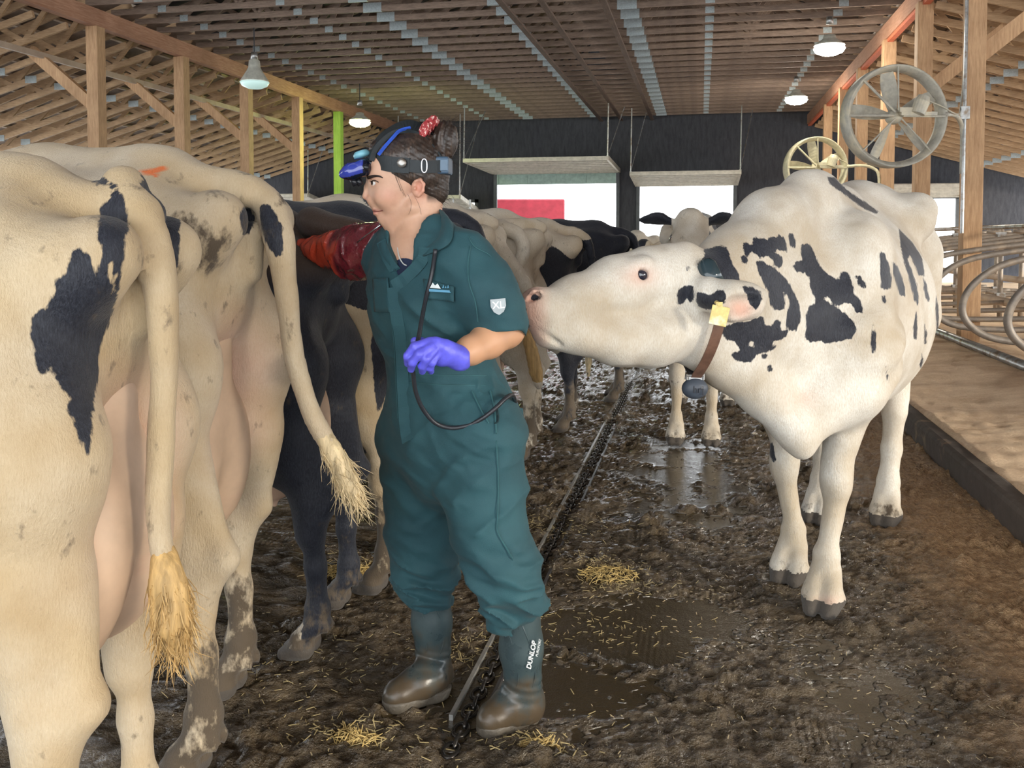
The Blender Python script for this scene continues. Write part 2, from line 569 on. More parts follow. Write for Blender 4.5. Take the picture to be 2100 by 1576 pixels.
for side, nm in ((-1, 'left'), (1, 'right')):
    b = lean_truss(side)
    for i in range(25):
        t = b if i == 0 else copy_tree(b)
        t.location = (0, 9.8 + 0.7 * i, 0)
        tag(t, 'tan sloping wooden truss under the %s lean-to roof, one of a repeated row' % nm, 'roof truss', 'lean-to trusses on the %s side' % nm)

# ---- beams, longitudinal boards
def beam(name, x, label, w=0.14, h=0.27, z=4.795, y0=-3.4, y1=YB, mat=M_BEAM):
    m = MB(); m.box((0, (y1 - y0) / 2, 0), (w, y1 - y0, h))
    o = m.build(name, mat, None); o.location = (x, y0, z)
    return tag(o, label, 'beam')
beam('support_beam', XL, 'long red-brown beam on the left row of posts')
beam('support_beam', XR, 'long red-brown beam on the right row of posts')
mr = MB(); mr.box((0, 15.2, 0), (0.09, 30.4, 0.05)); o = mr.build('beam_edge_strip', M_RED); o.location = (XR, -3.4, 4.635)
tag(o, 'orange-red strip along the underside of the right beam', 'strip')
for x, l in ((-2.35, 'dark lengthwise bracing board under the trusses nearest the ridge line'), (-1.45, 'dark lengthwise bracing board under the trusses right of the ridge'),
             (-2.95, 'dark lengthwise bracing board under the trusses below the ridge')):
    beam('bracing_board', x, l, 0.09, 0.04, ZC - 0.02, 11.5, YB, wood_mat('dark board', (0.08, 0.05, 0.04), (0.18, 0.12, 0.09), (9, 0.7, 9)))
beam('nailer_board', XL - 0.9, 'pale lengthwise board across the left lean-to trusses', 0.05, 0.09, 4.25, 8, YB, M_PURLIN)

# ---- posts
def post(name, x, y, label, grp, mat=M_POST, base=0.0, brace=0):
    root = empty(name, (x, y, base))
    m = MB(); m.box((0, 0, (4.66 - base) / 2), (0.2, 0.2, 4.66 - base)); m.build('shaft', mat, root, bevel=0.008)
    if brace:
        m = MB(); m.bar((brace * 0.05, 0, 3.45 - base), (brace * 1.15, 0, 4.4 - base - 0.05), 0.1, 0.17); m.build('diagonal_brace', mat, root)
    tag(root, label, 'post', grp)
    return root
M_GPOST = wood_mat('post with lamp green in its colour', (0.25, 0.42, 0.05), (0.45, 0.62, 0.12), (9, 9, 0.8))  # green light of the nearby lamp put into the wood colour
nth = ['nearest', 'second', 'third', 'fourth']
for i, y in enumerate([12.4, 14.75, 17.1, 19.5]):
    post('timber_post', XL, y, '%s tan square timber post in the left row, with a diagonal brace' % nth[i].capitalize(), 'left row of timber posts', brace=-1)
post('timber_post', XL, 21.9, 'yellow-green timber post just left of the woman\'s goggles', None, M_GPOST)
rn = ['Nearest right-hand post, behind the cow stall loops and holding the large fan', 'Second right-hand timber post with long brace, left of the nearest post',
      'Third right-hand timber post, behind the large fan', 'Fourth right-hand timber post, seen left of the large fan', 'Fifth right-hand timber post, behind the small fan arm',
      'Farthest right-hand timber post, above the small fan']
for i in range(6):
    post('timber_post', XR, [11.1, 13.5, 15.9, 18.4, 20.7, 23.2][i], rn[i], 'right row of timber posts', base=0.2, brace=(1 if i < 2 else 0))
# ------------------------------------------------------------------ back wall with its openings
def wall_boxes(name, rects, label, mat, th=0.15):
    m = MB()
    for (x0, x1, z0, z1) in rects:
        m.box(((x0 + x1) / 2, YB + th / 2, (z0 + z1) / 2), (x1 - x0, th, z1 - z0))
    return struct(m.build(name, mat), label)
D1 = (-6.25, -2.4, 3.46); D2 = (-1.9, 1.0, 3.1); D3 = (3.9, 7.0, 2.6); D4 = (-8.6, -6.75, 2.6); D5 = (-13.6, -11.3, 2.5)
wall_boxes('wall_back', [(-17, D5[0], 0, 5.2), (D5[0], D5[1], D5[2], 5.2), (D5[1], D4[0], 0, 5.2), (D4[0], D4[1], D4[2], 5.3), (D4[1], D1[0], 0, 5.3), (D1[0], D1[1], D1[2], 5.3),
                         (D1[1], D2[0], 0, 5.3), (D2[0], D2[1], D2[2], 5.3), (D2[1], D3[0], 0, 5.3), (D3[0], D3[1], D3[2], 5.0), (D3[1], 10, 0, 4.0),
                         (D5[0], D5[1], 0, 1.0), (-9, 3, 5.3, 7.5)],
           'dark stained plank wall closing the far end of the barn', M_WALL)
M_DFRAME = simple('weathered grey door frame', (0.10, 0.11, 0.12), 0.7, scale=5)
def frame_mb(x0, x1, zt, w=0.1):
    m = MB(); y = YB - 0.04
    m.box((x0 + w / 2, y, zt / 2), (w, 0.1, zt)); m.box((x1 - w / 2, y, zt / 2), (w, 0.1, zt)); m.box(((x0 + x1) / 2, y, zt - w / 2), (x1 - x0, 0.1, w))
    return m
def overhead_panel(cx0, cx1, zb, zn, dep, label, mat=M_PANEL, rods=True, n=8, rise=0.2):
    """Door leaf lying up under the ceiling, hinged over the opening."""
    root = empty('overhead_door', ((cx0 + cx1) / 2, YB - dep / 2, (zb + zn) / 2)); o = np.array(root.location)
    a = np.array([(cx0 + cx1) / 2, YB - 0.1, zb]); b = np.array([(cx0 + cx1) / 2, YB - dep, zn])
    m = MB(); m.bar(a - o, b - o, cx1 - cx0, 0.03); m.build('leaf', mat, root)
    m = MB()
    for i in range(n + 1):
        c = a + (b - a) * i / n - np.array([0, 0, 0.05])
        m.box(c - o, (cx1 - cx0, 0.09, 0.08))
    q = m.build('rib_set', mat, root); q['kind'] = 'stuff'
    m = MB()
    for x in (cx0, cx1): m.bar(a * [0, 1, 1] + [x, 0, -0.03] - o, b * [0, 1, 1] + [x, 0, -0.03] - o, 0.06, 0.12)
    m.build('edge_rail', M_PANEL, root)
    if rods:
        for x in (cx0, cx1):
            m = MB(); m.tube([(x - o[0], b[1] - o[1], b[2] - o[2]), (x - o[0] + 0.02, b[1] - o[1], ZC - o[2])], 0.018, 6); m.build('hanger_rod', M_GALV, root)
            m = MB(); m.tube([(x - o[0], b[1] - o[1], b[2] - o[2]), (x - o[0] + 0.35, b[1] - o[1] + 1.0, ZC - o[2])], 0.012, 6); m.build('hanger_rod', M_GALV, root)
    return tag(root, label, 'door')
for i, (d, lb) in enumerate(((D1, 'bright open doorway with the red trailer outside'), (D2, 'bright open doorway right of the trailer doorway'), (D3, 'bright doorway at the right behind the posts'),
                             (D4, 'small opening at the woman\'s bun'), (D5, 'opening at the far left behind the posts'))):
    struct(frame_mb(*d).build('door_%d' % (i + 1), M_DFRAME), lb)
overhead_panel(D1[0], D1[1], 3.44, 3.52, 3.6, 'raised ribbed overhead door above the doorway with the red trailer')
overhead_panel(D2[0], D2[1], 3.02, 3.2, 2.3, 'raised ribbed overhead door above the doorway right of the trailer doorway')
overhead_panel(D3[0], D3[1], 2.62, 2.85, 1.2, 'raised tan overhead door behind the right posts', rods=False, n=4)
overhead_panel(D4[0], D4[1], 2.3, 2.62, 2.2, 'small raised overhead door just right of the woman\'s neck', n=5)
overhead_panel(D5[0], D5[1], 2.35, 2.7, 2.4, 'raised overhead door in the far left lean-to', n=5)
m = MB(); m.box((0, 0, 0), (D1[1] - D1[0] - .22, 0.04, 0.42))
for i in range(5): m.box((-1.8 + 0.9 * i, -0.03, 0), (0.05, 0.03, 0.42))
o = m.build('header_panel', M_PANELG); o.location = ((D1[0] + D1[1]) / 2, YB - 0.03, 3.25)
tag(o, 'pale green header panel hanging inside the trailer doorway top', 'panel')
m = MB()
m.tube([(0, 0, 0), (0, 0, 2.6)], 0.03, 8); m.tube([(0.5, 0, 0), (0.5, 0, 2.5)], 0.03, 8); m.tube([(0, 0, 1.6), (0.5, 0, 1.6)], 0.025, 8)
o = m.build('pipe_frame', M_GALV); o.location = (-6.95, 24.8, 0)
tag(o, 'thin galvanised pipe frame standing left of the trailer doorway', 'pipe frame')

# outside
m = MB(); m.box((0, 20, -0.06), (120, 40, 0.1)); o = m.build('ground', simple('pale gravel yard', (0.6, 0.58, 0.53), 0.9, scale=2)); o.location = (0, YB, 0); struct(o, 'pale gravel yard outside the barn')
root = empty('trailer', tuple(to_world((0.53, 34, 0))), YAW)
MRED = simple('trailer red paint', (0.5, 0.05, 0.075), 0.5, scale=4)
m = MB(); m.box((0, 0, 1.75), (2.7, 4, 2.1)); m.build('box', MRED, root, bevel=0.05)
m = MB(); m.box((-1.4, -2.02, 1.75), (0.12, 0.1, 2.14)); m.build('corner_trim', simple('cream trim', (0.8, 0.76, 0.65)), root)
for x in (-1.1, 1.1):
    m = MB(); m.lathe([(0.0, -0.12), (0.42, -0.12), (0.45, 0), (0.42, 0.12), (0, 0.12)], (x, -1, 0.45), [[0, 0, 1], [0, 1, 0], [-1, 0, 0]]); m.build('wheel', M_CABLE, root, smooth=True)
tag(root, 'red box trailer parked outside the left bright doorway', 'trailer')
root = empty('shed', (-14.2, 34, 0))
m = MB(); m.box((0, 0, 1.0), (9, 3, 2.0)); m.build('wall', simple('tan siding', (0.6, 0.5, 0.42), 0.8, scale=3), root)
for i in range(4):
    m = MB(); m.box((-3 + i * 1.5, -1.52, 1.1), (0.6, 0.06, 0.7)); m.build('window', simple('pinkish shutter', (0.55, 0.33, 0.3)), root)
tag(root, 'low tan shed with pinkish shutters outside the far left opening', 'shed')

# ------------------------------------------------------------------ hanging lamps
def lamp(px, py, v, lit, label, color=(1, 0.95, 0.85), power=60):
    p = WW(px, py, v)
    for _ in range(12):
        k_ = round((p[1] - 12.2) / .61); v += (12.2 + .61 * k_ - p[1]) * .9; p = WW(px, py, v)
    root = empty('hanging_lamp', tuple(p))
    m = MB(); m.lathe([(0.05, 0.30), (0.09, 0.27), (0.1, 0.16), (0.13, 0.1), (0.23, -0.06), (0.24, -0.1), (0.225, -0.1), (0.12, 0.08), (0.0, 0.1)])
    m.build('lamp_shade', simple('dusty aluminium shade', (0.6, 0.6, 0.52), 0.5, 0.3, scale=12), root, smooth=True)
    m = MB(); m.lathe([(0.0, 0.42), (0.05, 0.41), (0.06, 0.3), (0.0, 0.29)]); m.build('ballast_cap', M_GALV, root, smooth=True)
    top = max(0.45, ZC + .06 - p[2])
    m = MB(); m.tube([(0, 0, 0.4), (0, 0, top)], 0.01, 6); m.build('cord', M_CABLE, root)
    t = NT('lamp glass ' + label[:12])
    if lit: t.set(col=(1, 1, 1), emit=color, estr=60.0)
    if lit:
        for ch in root.children:
            if ch.name.startswith('lamp_shade'): ch.scale = (1, 1, .45)
    else: t.set(col=(0.55, 0.72, 0.68), rough=0.25, emit=(0.6, 0.9, 0.85), estr=0.35)  # faint glow added to the glass of the unlit lamp
    m = MB(); m.lathe([(0.0, -0.2), (0.12, -0.19), (0.21, -0.15), (0.245, -0.09), (0.18, -0.05), (0, -0.04)]); m.build('lens', t.m, root, smooth=True)
    if lit:
        ld = bpy.data.lights.new('lamp_light', 'POINT'); ld.energy = power; ld.color = color; ld.shadow_soft_size = 0.15
        lo = bpy.data.objects.new('lamp_light', ld); COL.objects.link(lo); lo.parent = root; lo.location = (0, 0, -0.3)
    return tag(root, label, 'lamp')
lamp(522, 158, 15.5, False, 'unlit bell-shaped hanging lamp at the left beam')
lamp(738, 243, 21.0, True, 'greenish lit hanging lamp above the woman\'s goggles', (0.8, 1.0, 0.35), 60)
lamp(1701, 88, 14.3, True, 'bright white hanging lamp at the right, nearer of two', (1, 0.93, 0.8), 50)
lamp(1633, 196, 20.0, True, 'bright white hanging lamp at the right, farther of two', (1, 0.93, 0.8), 50)

# ------------------------------------------------------------------ fans
def fan(px, py, v, R, label, mat, yaw, arm_to):
    c = WW(px, py, v)
    root = empty('barn_fan', tuple(c), YAW + yaw)
    Rm = np.array([[1, 0, 0], [0, 0, -1], [0, 1, 0]], float)   # axis along y
    m = MB(); m.lathe([(R, -0.1), (R + 0.02, -0.11), (R + 0.025, 0), (R + 0.02, 0.11), (R, 0.1), (R - 0.035, 0.06), (R - 0.045, 0), (R - 0.035, -0.06), (R, -0.1)], (0, 0, 0), Rm, 48)
    m.build('ring', mat, root, smooth=True)
    for k in range(5):
        a0 = math.radians(100 + 72 * k)
        V = []; Fq = []
        n = 9
        for i in range(n):
            t = i / (n - 1); r = R * (0.13 + 0.78 * t)
            wdt = R * (0.085 + 0.07 * math.sin(t * 2.6)); tw = math.radians(52 - 30 * t)
            for sgn, th in ((-1, 1), (1, 1), (1, -1), (-1, -1)):
                ox = sgn * wdt * math.cos(tw); oy = sgn * wdt * math.sin(tw) + th * 0.004
                V.append((r * math.cos(a0) - ox * math.sin(a0), oy, r * math.sin(a0) + ox * math.cos(a0)))
        for i in range(n - 1):
            for q in range(4): Fq.append((4 * i + q, 4 * i + (q + 1) % 4, 4 * i + 4 + (q + 1) % 4, 4 * i + 4 + q))
        Fq += [(0, 1, 2, 3), tuple(4 * (n - 1) + q for q in (3, 2, 1, 0))]
        m = MB(); m.add(V, Fq); m.build('blade', mat, root, smooth=False)
    m = MB(); m.lathe([(0, -0.06), (0.07, -0.06), (0.085, 0), (0.07, 0.07), (0, 0.08)], (0, 0, 0), Rm); m.build('hub', mat, root, smooth=True)
    for ang in (135, 90, 0, 180, 225, 315):
        a = math.radians(ang); m = MB()
        m.tube([(0.05 * math.cos(a), -0.12, 0.05 * math.sin(a)), (R * math.cos(a), -0.09, R * math.sin(a))], 0.016 if ang in (0, 180, 135) else 0.009, 8)
        m.build('spoke', mat, root)
    m = MB(); m.lathe([(0, -0.13), (0.075, -0.12), (0.08, 0.02), (0.06, 0.08), (0, 0.09)], (0.24, -0.14, 0.13), [[0.94, 0, 0.34], [0, 1, 0], [-0.34, 0, 0.94]], 16)
    m.box((0.13, -0.12, 0.06), (0.26, 0.06, 0.05)); m.box((0.22, -0.12, 0.02), (0.4, 0.05, 0.04))
    m.build('motor', mat, root, smooth=False)
    d = np.array(arm_to) - c; ca, sa = math.cos(-(YAW + yaw)), math.sin(-(YAW + yaw))
    dl = np.array([d[0] * ca - d[1] * sa, d[0] * sa + d[1] * ca, d[2]])
    m = MB(); m.tube(bez([(R, -0.1, 0.02), (R + (dl[0] - R) * 0.45, dl[1] * 0.4 - 0.06, 0.03), (R + (dl[0] - R) * 0.85, dl[1] * 0.8, -0.02), (dl[0], dl[1], -0.16), (dl[0], dl[1], -0.6)], 7), 0.026, 10)
    m.build('support_arm', mat, root, smooth=True)
    m = MB(); m.tube(bez([(0.3, -0.15, 0.16), (R * 0.9, -0.12, 0.1), (R + 0.15, -0.05, 0.03), (dl[0] - 0.03, dl[1], 0.15), (dl[0] + 0.01, dl[1], 0.65)], 7), 0.008, 6)
    m.build('power_cable', mat, root, smooth=True)
    return tag(root, label, 'fan')
fan(1832, 240, 9.9, 0.535, 'large grey round barn fan on the nearest right post', M_FAN, math.radians(3), (XR - 0.13, 11.0, 2.75))
fan(1672, 345, 15.2, 0.50, 'small cream round barn fan rising behind the big cow\'s shoulders', M_FANY, math.radians(3), (XR - 0.13, 15.85, 2.6))
m = MB(); m.tube([(0, 0, 0), (0, 0, 3.2)], 0.02, 6); m.box((0, -0.02, 1.35), (0.09, 0.06, 0.14)); o = m.build('conduit', M_GALV); o.location = (XR - 0.12, 10.98, 1.45)
tag(o, 'grey electrical conduit and box up the left face of the nearest right post', 'conduit')

# ------------------------------------------------------------------ alley floor, channel, curb, bedding
CHX = -0.655
CURB = 1.42
def floor_height(X, Y):
    P = np.stack([X, Y, np.zeros_like(X)], -1)
    wet = 0.5 + 0.5 * fbm(P, 1.4, 3, 3)
    pud = 1.3 * np.exp(-(((X + 0.34) / 0.27) ** 2 + ((Y - 2.95) / 0.36) ** 2)) + np.exp(-(((X + 0.04) / 0.2) ** 2 + ((Y - 3.3) / 0.16) ** 2)) + 0.7 * np.exp(-(((X + 0.1) / 0.5) ** 2 + ((Y - 5.5) / 1.5) ** 2)) + 0.55 * np.exp(-(((X - 0.55) / 0.3) ** 2 + ((Y - 2.85) / 0.4) ** 2))
    pud += 0.5 * np.exp(-(((X + 0.75) / 0.3) ** 2 + ((Y - 2.5) / 0.25) ** 2))
    lum = fbm(P, 9, 11, 3); fine = fbm(P, 38, 5, 2); ff = noise3(P, 85, 9)
    h = 0.002 + 0.013 * lum + 0.010 * fine + 0.006 * ff
    h += 0.05 * np.clip(fbm(P, 4.5, 21, 3) - 0.2, 0, 1) * (1 + 1.5 * fine)
    h -= 0.042 * pud - 0.014 * (1 - wet) - 0.002
    side = np.clip((X - 0.62) / 0.5, 0, 1)
    h += side * 0.012
    ch = np.exp(-((X - CHX) / 0.035) ** 2)
    h = h * (1 - 0.6 * ch) - 0.012 * ch
    lvl = -0.006
    w = np.clip((lvl - h) / 0.006, -1, 1)
    h2 = np.where(h < lvl, lvl + (h - lvl) * 0.04, h)
    return h2, w, side
xs = axis(-16.0, CURB, 0.35, [(-2.6, -1.5, 0.05), (-1.5, CURB, 0.0155), (-5, -2.6, 0.15)])
ys = axis(-3.4, YB + 0.1, 0.25, [(2.1, 4.4, 0.0125), (4.4, 7.5, 0.026), (7.5, 12, 0.06), (1.2, 2.1, 0.06)])
X, Y = np.meshgrid(xs, ys, indexing='ij')
H, WT, SD = floor_height(X, Y)
V = np.stack([X, Y, H], -1).reshape(-1, 3)
I = np.arange(len(xs) * len(ys)).reshape(len(xs), len(ys))
Q = np.stack([I[:-1, :-1], I[1:, :-1], I[1:, 1:], I[:-1, 1:]], -1).reshape(-1, 4)
t = NT('wet manure-covered concrete')
oc = t.coord(); n1 = t.noise(7, 8, oc, 0.7); n2 = t.noise(45, 5, oc, 0.7); n3 = t.noise(160, 3, oc); n4 = t.noise(2.2, 3, oc)
base = t.ramp(n1, [(0.3, (0.035, 0.024, 0.012)), (0.5, (0.095, 0.066, 0.034)), (0.72, (0.21, 0.155, 0.09))])
base = t.mix(t.ramp(n2, [(0.45, (0, 0, 0)), (0.75, (0.7, 0.7, 0.7))]), base, (0.17, 0.13, 0.08))
water = t.attr('water'); side = t.attr('side')
saw = t.ramp(n2, [(0.3, (0.2, 0.11, 0.05)), (0.5, (0.48, 0.30, 0.15)), (0.75, (0.72, 0.5, 0.3))])
sf = t.math('MULTIPLY_ADD', side, 1.3, t.math('MULTIPLY_ADD', n1, 1.6, -1.05), clamp=True)
sf = t.math('MULTIPLY', sf, t.math('GREATER_THAN', side, 0.01))
base = t.mix(sf, base, saw)
wf = t.ramp(water, [(0.0, (0, 0, 0)), (0.45, (1, 1, 1))])
base = t.mix(wf, base, (0.055, 0.04, 0.02))
rg = t.ramp(n2, [(0.3, (0.04, 0.04, 0.04)), (0.7, (0.2, 0.2, 0.2))])
rg = t.mix(sf, rg, (0.55, 0.55, 0.55)); rg = t.mix(wf, rg, (0.03, 0.03, 0.03))
t.set(col=base, rough=rg, spec=0.6)
gw = t.n('ShaderNodeTexWave', {'Vector': oc, 'Scale': 15.0, 'Distortion': 0.6}, bands_direction='X')
gm = t.ramp(n4, [(0.56, (0, 0, 0)), (0.64, (1, 1, 1))])
hh = t.math('ADD', t.math('MULTIPLY', n2, 1.0), t.math('MULTIPLY', n3, 0.55))
hh = t.math('ADD', hh, t.math('MULTIPLY', t.math('MULTIPLY', gw.outputs['Fac'], gm), 0.35))
hh = t.math('MULTIPLY', hh, t.math('SUBTRACT', 1.0, t.math('MULTIPLY', wf, 0.94)))
t.bump(hh, 1.0, 0.02)
fo = mesh_obj('floor', V, Q, t.m, None, {'water': WT.ravel(), 'side': SD.ravel()})
struct(fo, 'wet brown manure-covered concrete alley floor')

# drag chain in its channel
root = empty('drag_chain', (CHX, 2.3, 0.0))
mm = simple('wet dark steel chain', (0.06, 0.055, 0.05), 0.25, 0.7, scale=40)
m = MB(); y = 0.0; k = 0
while y < 6.4:
    th = np.linspace(0, 2 * PI, 13)
    if k % 2 == 0: pts = [(0.021 * math.cos(a), y + 0.036 * math.sin(a), -0.004) for a in th]
    else: pts = [(0.006, y + 0.036 * math.sin(a), -0.006 + 0.016 * math.cos(a)) for a in th]
    m.tube(pts, 0.0065, 6, caps=False); y += 0.052; k += 1
m.build('link_run', mm, root, smooth=True)['kind'] = 'stuff'
m = MB(); m.box((-0.042, 7.4, 0.0), (0.012, 14.5, 0.022)); m.build('channel_edge', simple('pale worn channel edge', (0.4, 0.4, 0.38), 0.3, 0.4, scale=30), root)
m = MB(); m.box((0.05, 7.4, -0.003), (0.01, 14.5, 0.02)); m.build('channel_edge', simple('dark channel edge', (0.08, 0.08, 0.08), 0.3, 0.4, scale=30), root)
tag(root, 'dark manure drag chain lying in its channel down the alley', 'chain')

# straw and clumps
rng = np.random.RandomState(4)
def straw(name, spots, n, label, ln=(0.008, 0.032), colr=(0.5, 0.4, 0.2), h0=0.0, cat=None):
    m = MB()
    for i in range(n):
        s = spots[rng.randint(len(spots))]
        x = s[0] + rng.randn() * s[2]; y = s[1] + rng.randn() * s[3]
        if x > CURB - 0.03: continue
        hz = float(floor_height(np.array([x]), np.array([y]))[0][0]) + h0 * abs(rng.randn()) + 0.003
        a = rng.rand() * PI; L = rng.uniform(*ln); tl = rng.randn() * 0.25
        d = np.array([math.cos(a), math.sin(a), tl]) * L / 2
        m.bar(np.array([x, y, hz]) - d, np.array([x, y, hz]) + d, rng.uniform(0.0012, 0.003), 0.0012)
    o = m.build(name, simple(name + ' colour', colr, 0.55, scale=30), None)
    o['kind'] = 'stuff'; o['label'] = label
    return o
G = lambda px, py: (lambda p: (p[0], p[1]))(WW(px, py, CAMZ * F / (py - 490)))
spots = []
for (px, py, sx, sy) in [(700, 1160, .12, .1), (740, 1190, .08, .05), (1240, 1170, .1, .05), (1150, 1090, .15, .1), (1280, 1210, .12, .05), (720, 1540, .08, .04), (960, 1350, .08, .08), (1110, 1560, .06, .03),
                         (640, 1370, .15, .12), (1080, 1080, .1, .1), (1200, 1300, .2, .1), (900, 1500, .3, .15)]:
    g = G(px, py); spots.append((g[0], g[1], sx, sy))
straw('loose_straw', spots, 1500, 'short yellow straw pieces scattered on the wet floor')
straw('straw_flecks', [(-0.2, 3.2, 0.8, 0.7), (0.6, 3.2, 0.5, 0.5), (-0.7, 4.0, .5, .6)], 1000, 'tiny pale flecks scattered over the wet mud', (0.006, 0.016), (0.5, 0.4, 0.24))
def tuft(px, py, n, r, h, label):
    g = G(px, py); root_z = 0.005; m = MB()
    for i in range(n):
        a = rng.rand() * 2 * PI; rr = r * math.sqrt(rng.rand()); x, y = rr * math.cos(a), rr * math.sin(a) * 0.7
        z = root_z + h * (1 - rr / r) * rng.rand(); b = rng.rand() * 2 * PI; L = rng.uniform(0.02, 0.06)
        d = np.array([math.cos(b), math.sin(b), rng.randn() * 0.35]) * L / 2
        m.tube([np.array([x, y, z]) - d, np.array([x, y, z + 0.006]), np.array([x, y, z]) + d], 0.0014, 4)
    o = m.build('straw_clump', simple('golden straw', (0.6, 0.44, 0.17), 0.6, scale=30)); o.location = (g[0], g[1], 0.004)
    tag(o, label, 'straw clump')
tuft(716, 1190, 260, 0.11, 0.05, 'golden straw clump between the black cow\'s hind leg and the spotted leg')
tuft(1250, 1195, 160, 0.12, 0.025, 'straw clump on the wet floor right of the woman\'s knee')
tuft(725, 1545, 110, 0.07, 0.02, 'small straw clump at the bottom edge left of the boots')
tuft(1105, 1566, 90, 0.05, 0.02, 'small straw clump at the bottom edge below the right boot')

m = MB(); m.box((0.06, 15.2, 0.03), (0.12, 30.5, 0.28)); o = m.build('trim_1', simple('dirty concrete curb', (0.075, 0.06, 0.05), 0.85, scale=14, bump=0.6, dirt=((0.3, 0.2, 0.12), 0.6)), bevel=0.03); o.location = (CURB, -3.4, 0)
struct(o, 'dirty concrete curb along the edge of the bedding')
xs = axis(CURB + 0.06, 9.3, 0.3, [(CURB, 3.2, 0.03), (3.2, 5, 0.08)]); ys = axis(-3.4, YB - .4, 0.3, [(2.4, 6.5, 0.03), (6.5, 11, 0.08)])
X, Y = np.meshgrid(xs, ys, indexing='ij'); P = np.stack([X, Y, X * 0], -1)
H = 0.185 + 0.07 * np.exp(-((X - 2.6) / 0.5) ** 2) + 0.03 * fbm(P * [1, 1.0, 1], (1.2, 3.5, 1), 8, 3) + 0.012 * fbm(P, 14, 2, 3)
H = np.where(X < CURB + 0.1, 0.15 + 0.006 * noise3(P, 12, 3), H)
V = np.stack([X, Y, H], -1).reshape(-1, 3); I = np.arange(len(xs) * len(ys)).reshape(len(xs), len(ys))
Q = np.stack([I[:-1, :-1], I[1:, :-1], I[1:, 1:], I[:-1, 1:]], -1).reshape(-1, 4)
t = NT('sawdust bedding'); oc = t.coord(); n1 = t.noise(3, 6, t.coord((1, 2.2, 1)), 0.7); n2 = t.noise(70, 4, oc, 0.7)
cc = t.ramp(n1, [(0.3, (0.62, 0.43, 0.27)), (0.6, (0.82, 0.63, 0.43)), (0.8, (0.88, 0.73, 0.55))])
cc = t.mix(t.ramp(n2, [(0.35, (0.4, 0.4, 0.4)), (0.55, (0, 0, 0))]), cc, (0.5, 0.32, 0.18))
t.set(col=cc, rough=0.9).bump(n2, 0.5, 0.012)
o = mesh_obj('sawdust_bedding', V, Q, t.m); o['kind'] = 'stuff'; o['label'] = 'orange-tan sawdust bedding filling the stalls beyond the curb'

# ------------------------------------------------------------------ free stalls
def loop(x, y, sgn=1, sc=1.0):
    root = empty('stall_divider', (x, y, 0.2))
    P = [(2.6, 1.30), (1.6, 1.17), (0.75, 1.06), (0.32, 0.96), (0.08, 0.78), (0.0, 0.58), (0.07, 0.42), (0.28, 0.31), (0.7, 0.28), (1.4, 0.3), (2.1, 0.34), (2.6, 0.36)]
    m = MB(); m.tube(bez([(sgn * a * sc, 0, b) for a, b in P], 6), 0.031, 12); m.build('loop_pipe', M_DPIPE, root, smooth=True)
    m = MB(); m.tube([(sgn * 2.1, 0, -0.1), (sgn * 2.1, 0, 1.35)], 0.036, 10); m.build('upright', M_DPIPE, root, smooth=True)
    for z_ in (1.24, .34):
        m = MB(); m.box((sgn * 2.1, 0, z_), (0.12, 0.1, 0.09)); m.build('clamp', M_GALV, root)
    return root
l0 = loop(0, 0)
for i in range(10):
    r = l0 if i == 0 else copy_tree(l0)
    r.location = (2.26, 7.35 + 1.2 * (i - 1), 0.2)
    lb = {1: 'nearest grey bent-pipe stall loop, cut off by the right edge', 2: 'grey bent-pipe stall loop, second from the right edge'}.get(i, 'grey bent-pipe stall loop in the row receding behind the big cow')
    tag(r, lb, 'stall divider', 'stall loops along the alley')
l1 = loop(0, 0, -1)
for i in range(8):
    r = l1 if i == 0 else copy_tree(l1)
    r.location = (6.95, 8.0 + 1.2 * i, 0.2)
    tag(r, 'stall loop in the far row, seen through the nearer loops', 'stall divider', 'stall loops in the far row')
def rail(name, x, z, label, r=0.03, y0=5.5, y1=22, mat=M_GALV):
    m = MB(); m.tube([(0, 0, 0), (0, y1 - y0, 0)], r, 10); o = m.build(name, mat, smooth=True); o.location = (x, y0, z); tag(o, label, 'rail')
rail('neck_rail', 3.55, 1.53, 'bright galvanised rail lying across the tops of the near stall loops')
rail('neck_rail', 5.6, 1.45, 'galvanised rail over the far row of stall loops')
rail('brisket_pipe', 4.1, 0.52, 'tan plank-like pipe low between the two stall rows', 0.06, mat=M_PURLIN)
rail('brisket_pipe', 4.6, 0.78, 'upper tan pipe between the two stall rows', 0.05, mat=M_PURLIN)
rail('floor_rail', 2.72, 0.3, 'shiny low pipe lying on the bedding in front of the loops', 0.045)
m = MB(); m.box((0, 0, 0), (0.12, 29, 0.9)); o = m.build('wall_right', simple('low grey side wall', (0.3, 0.3, 0.29))); o.location = (9.7, 12, 0.45); struct(o, 'low wall along the open right side')
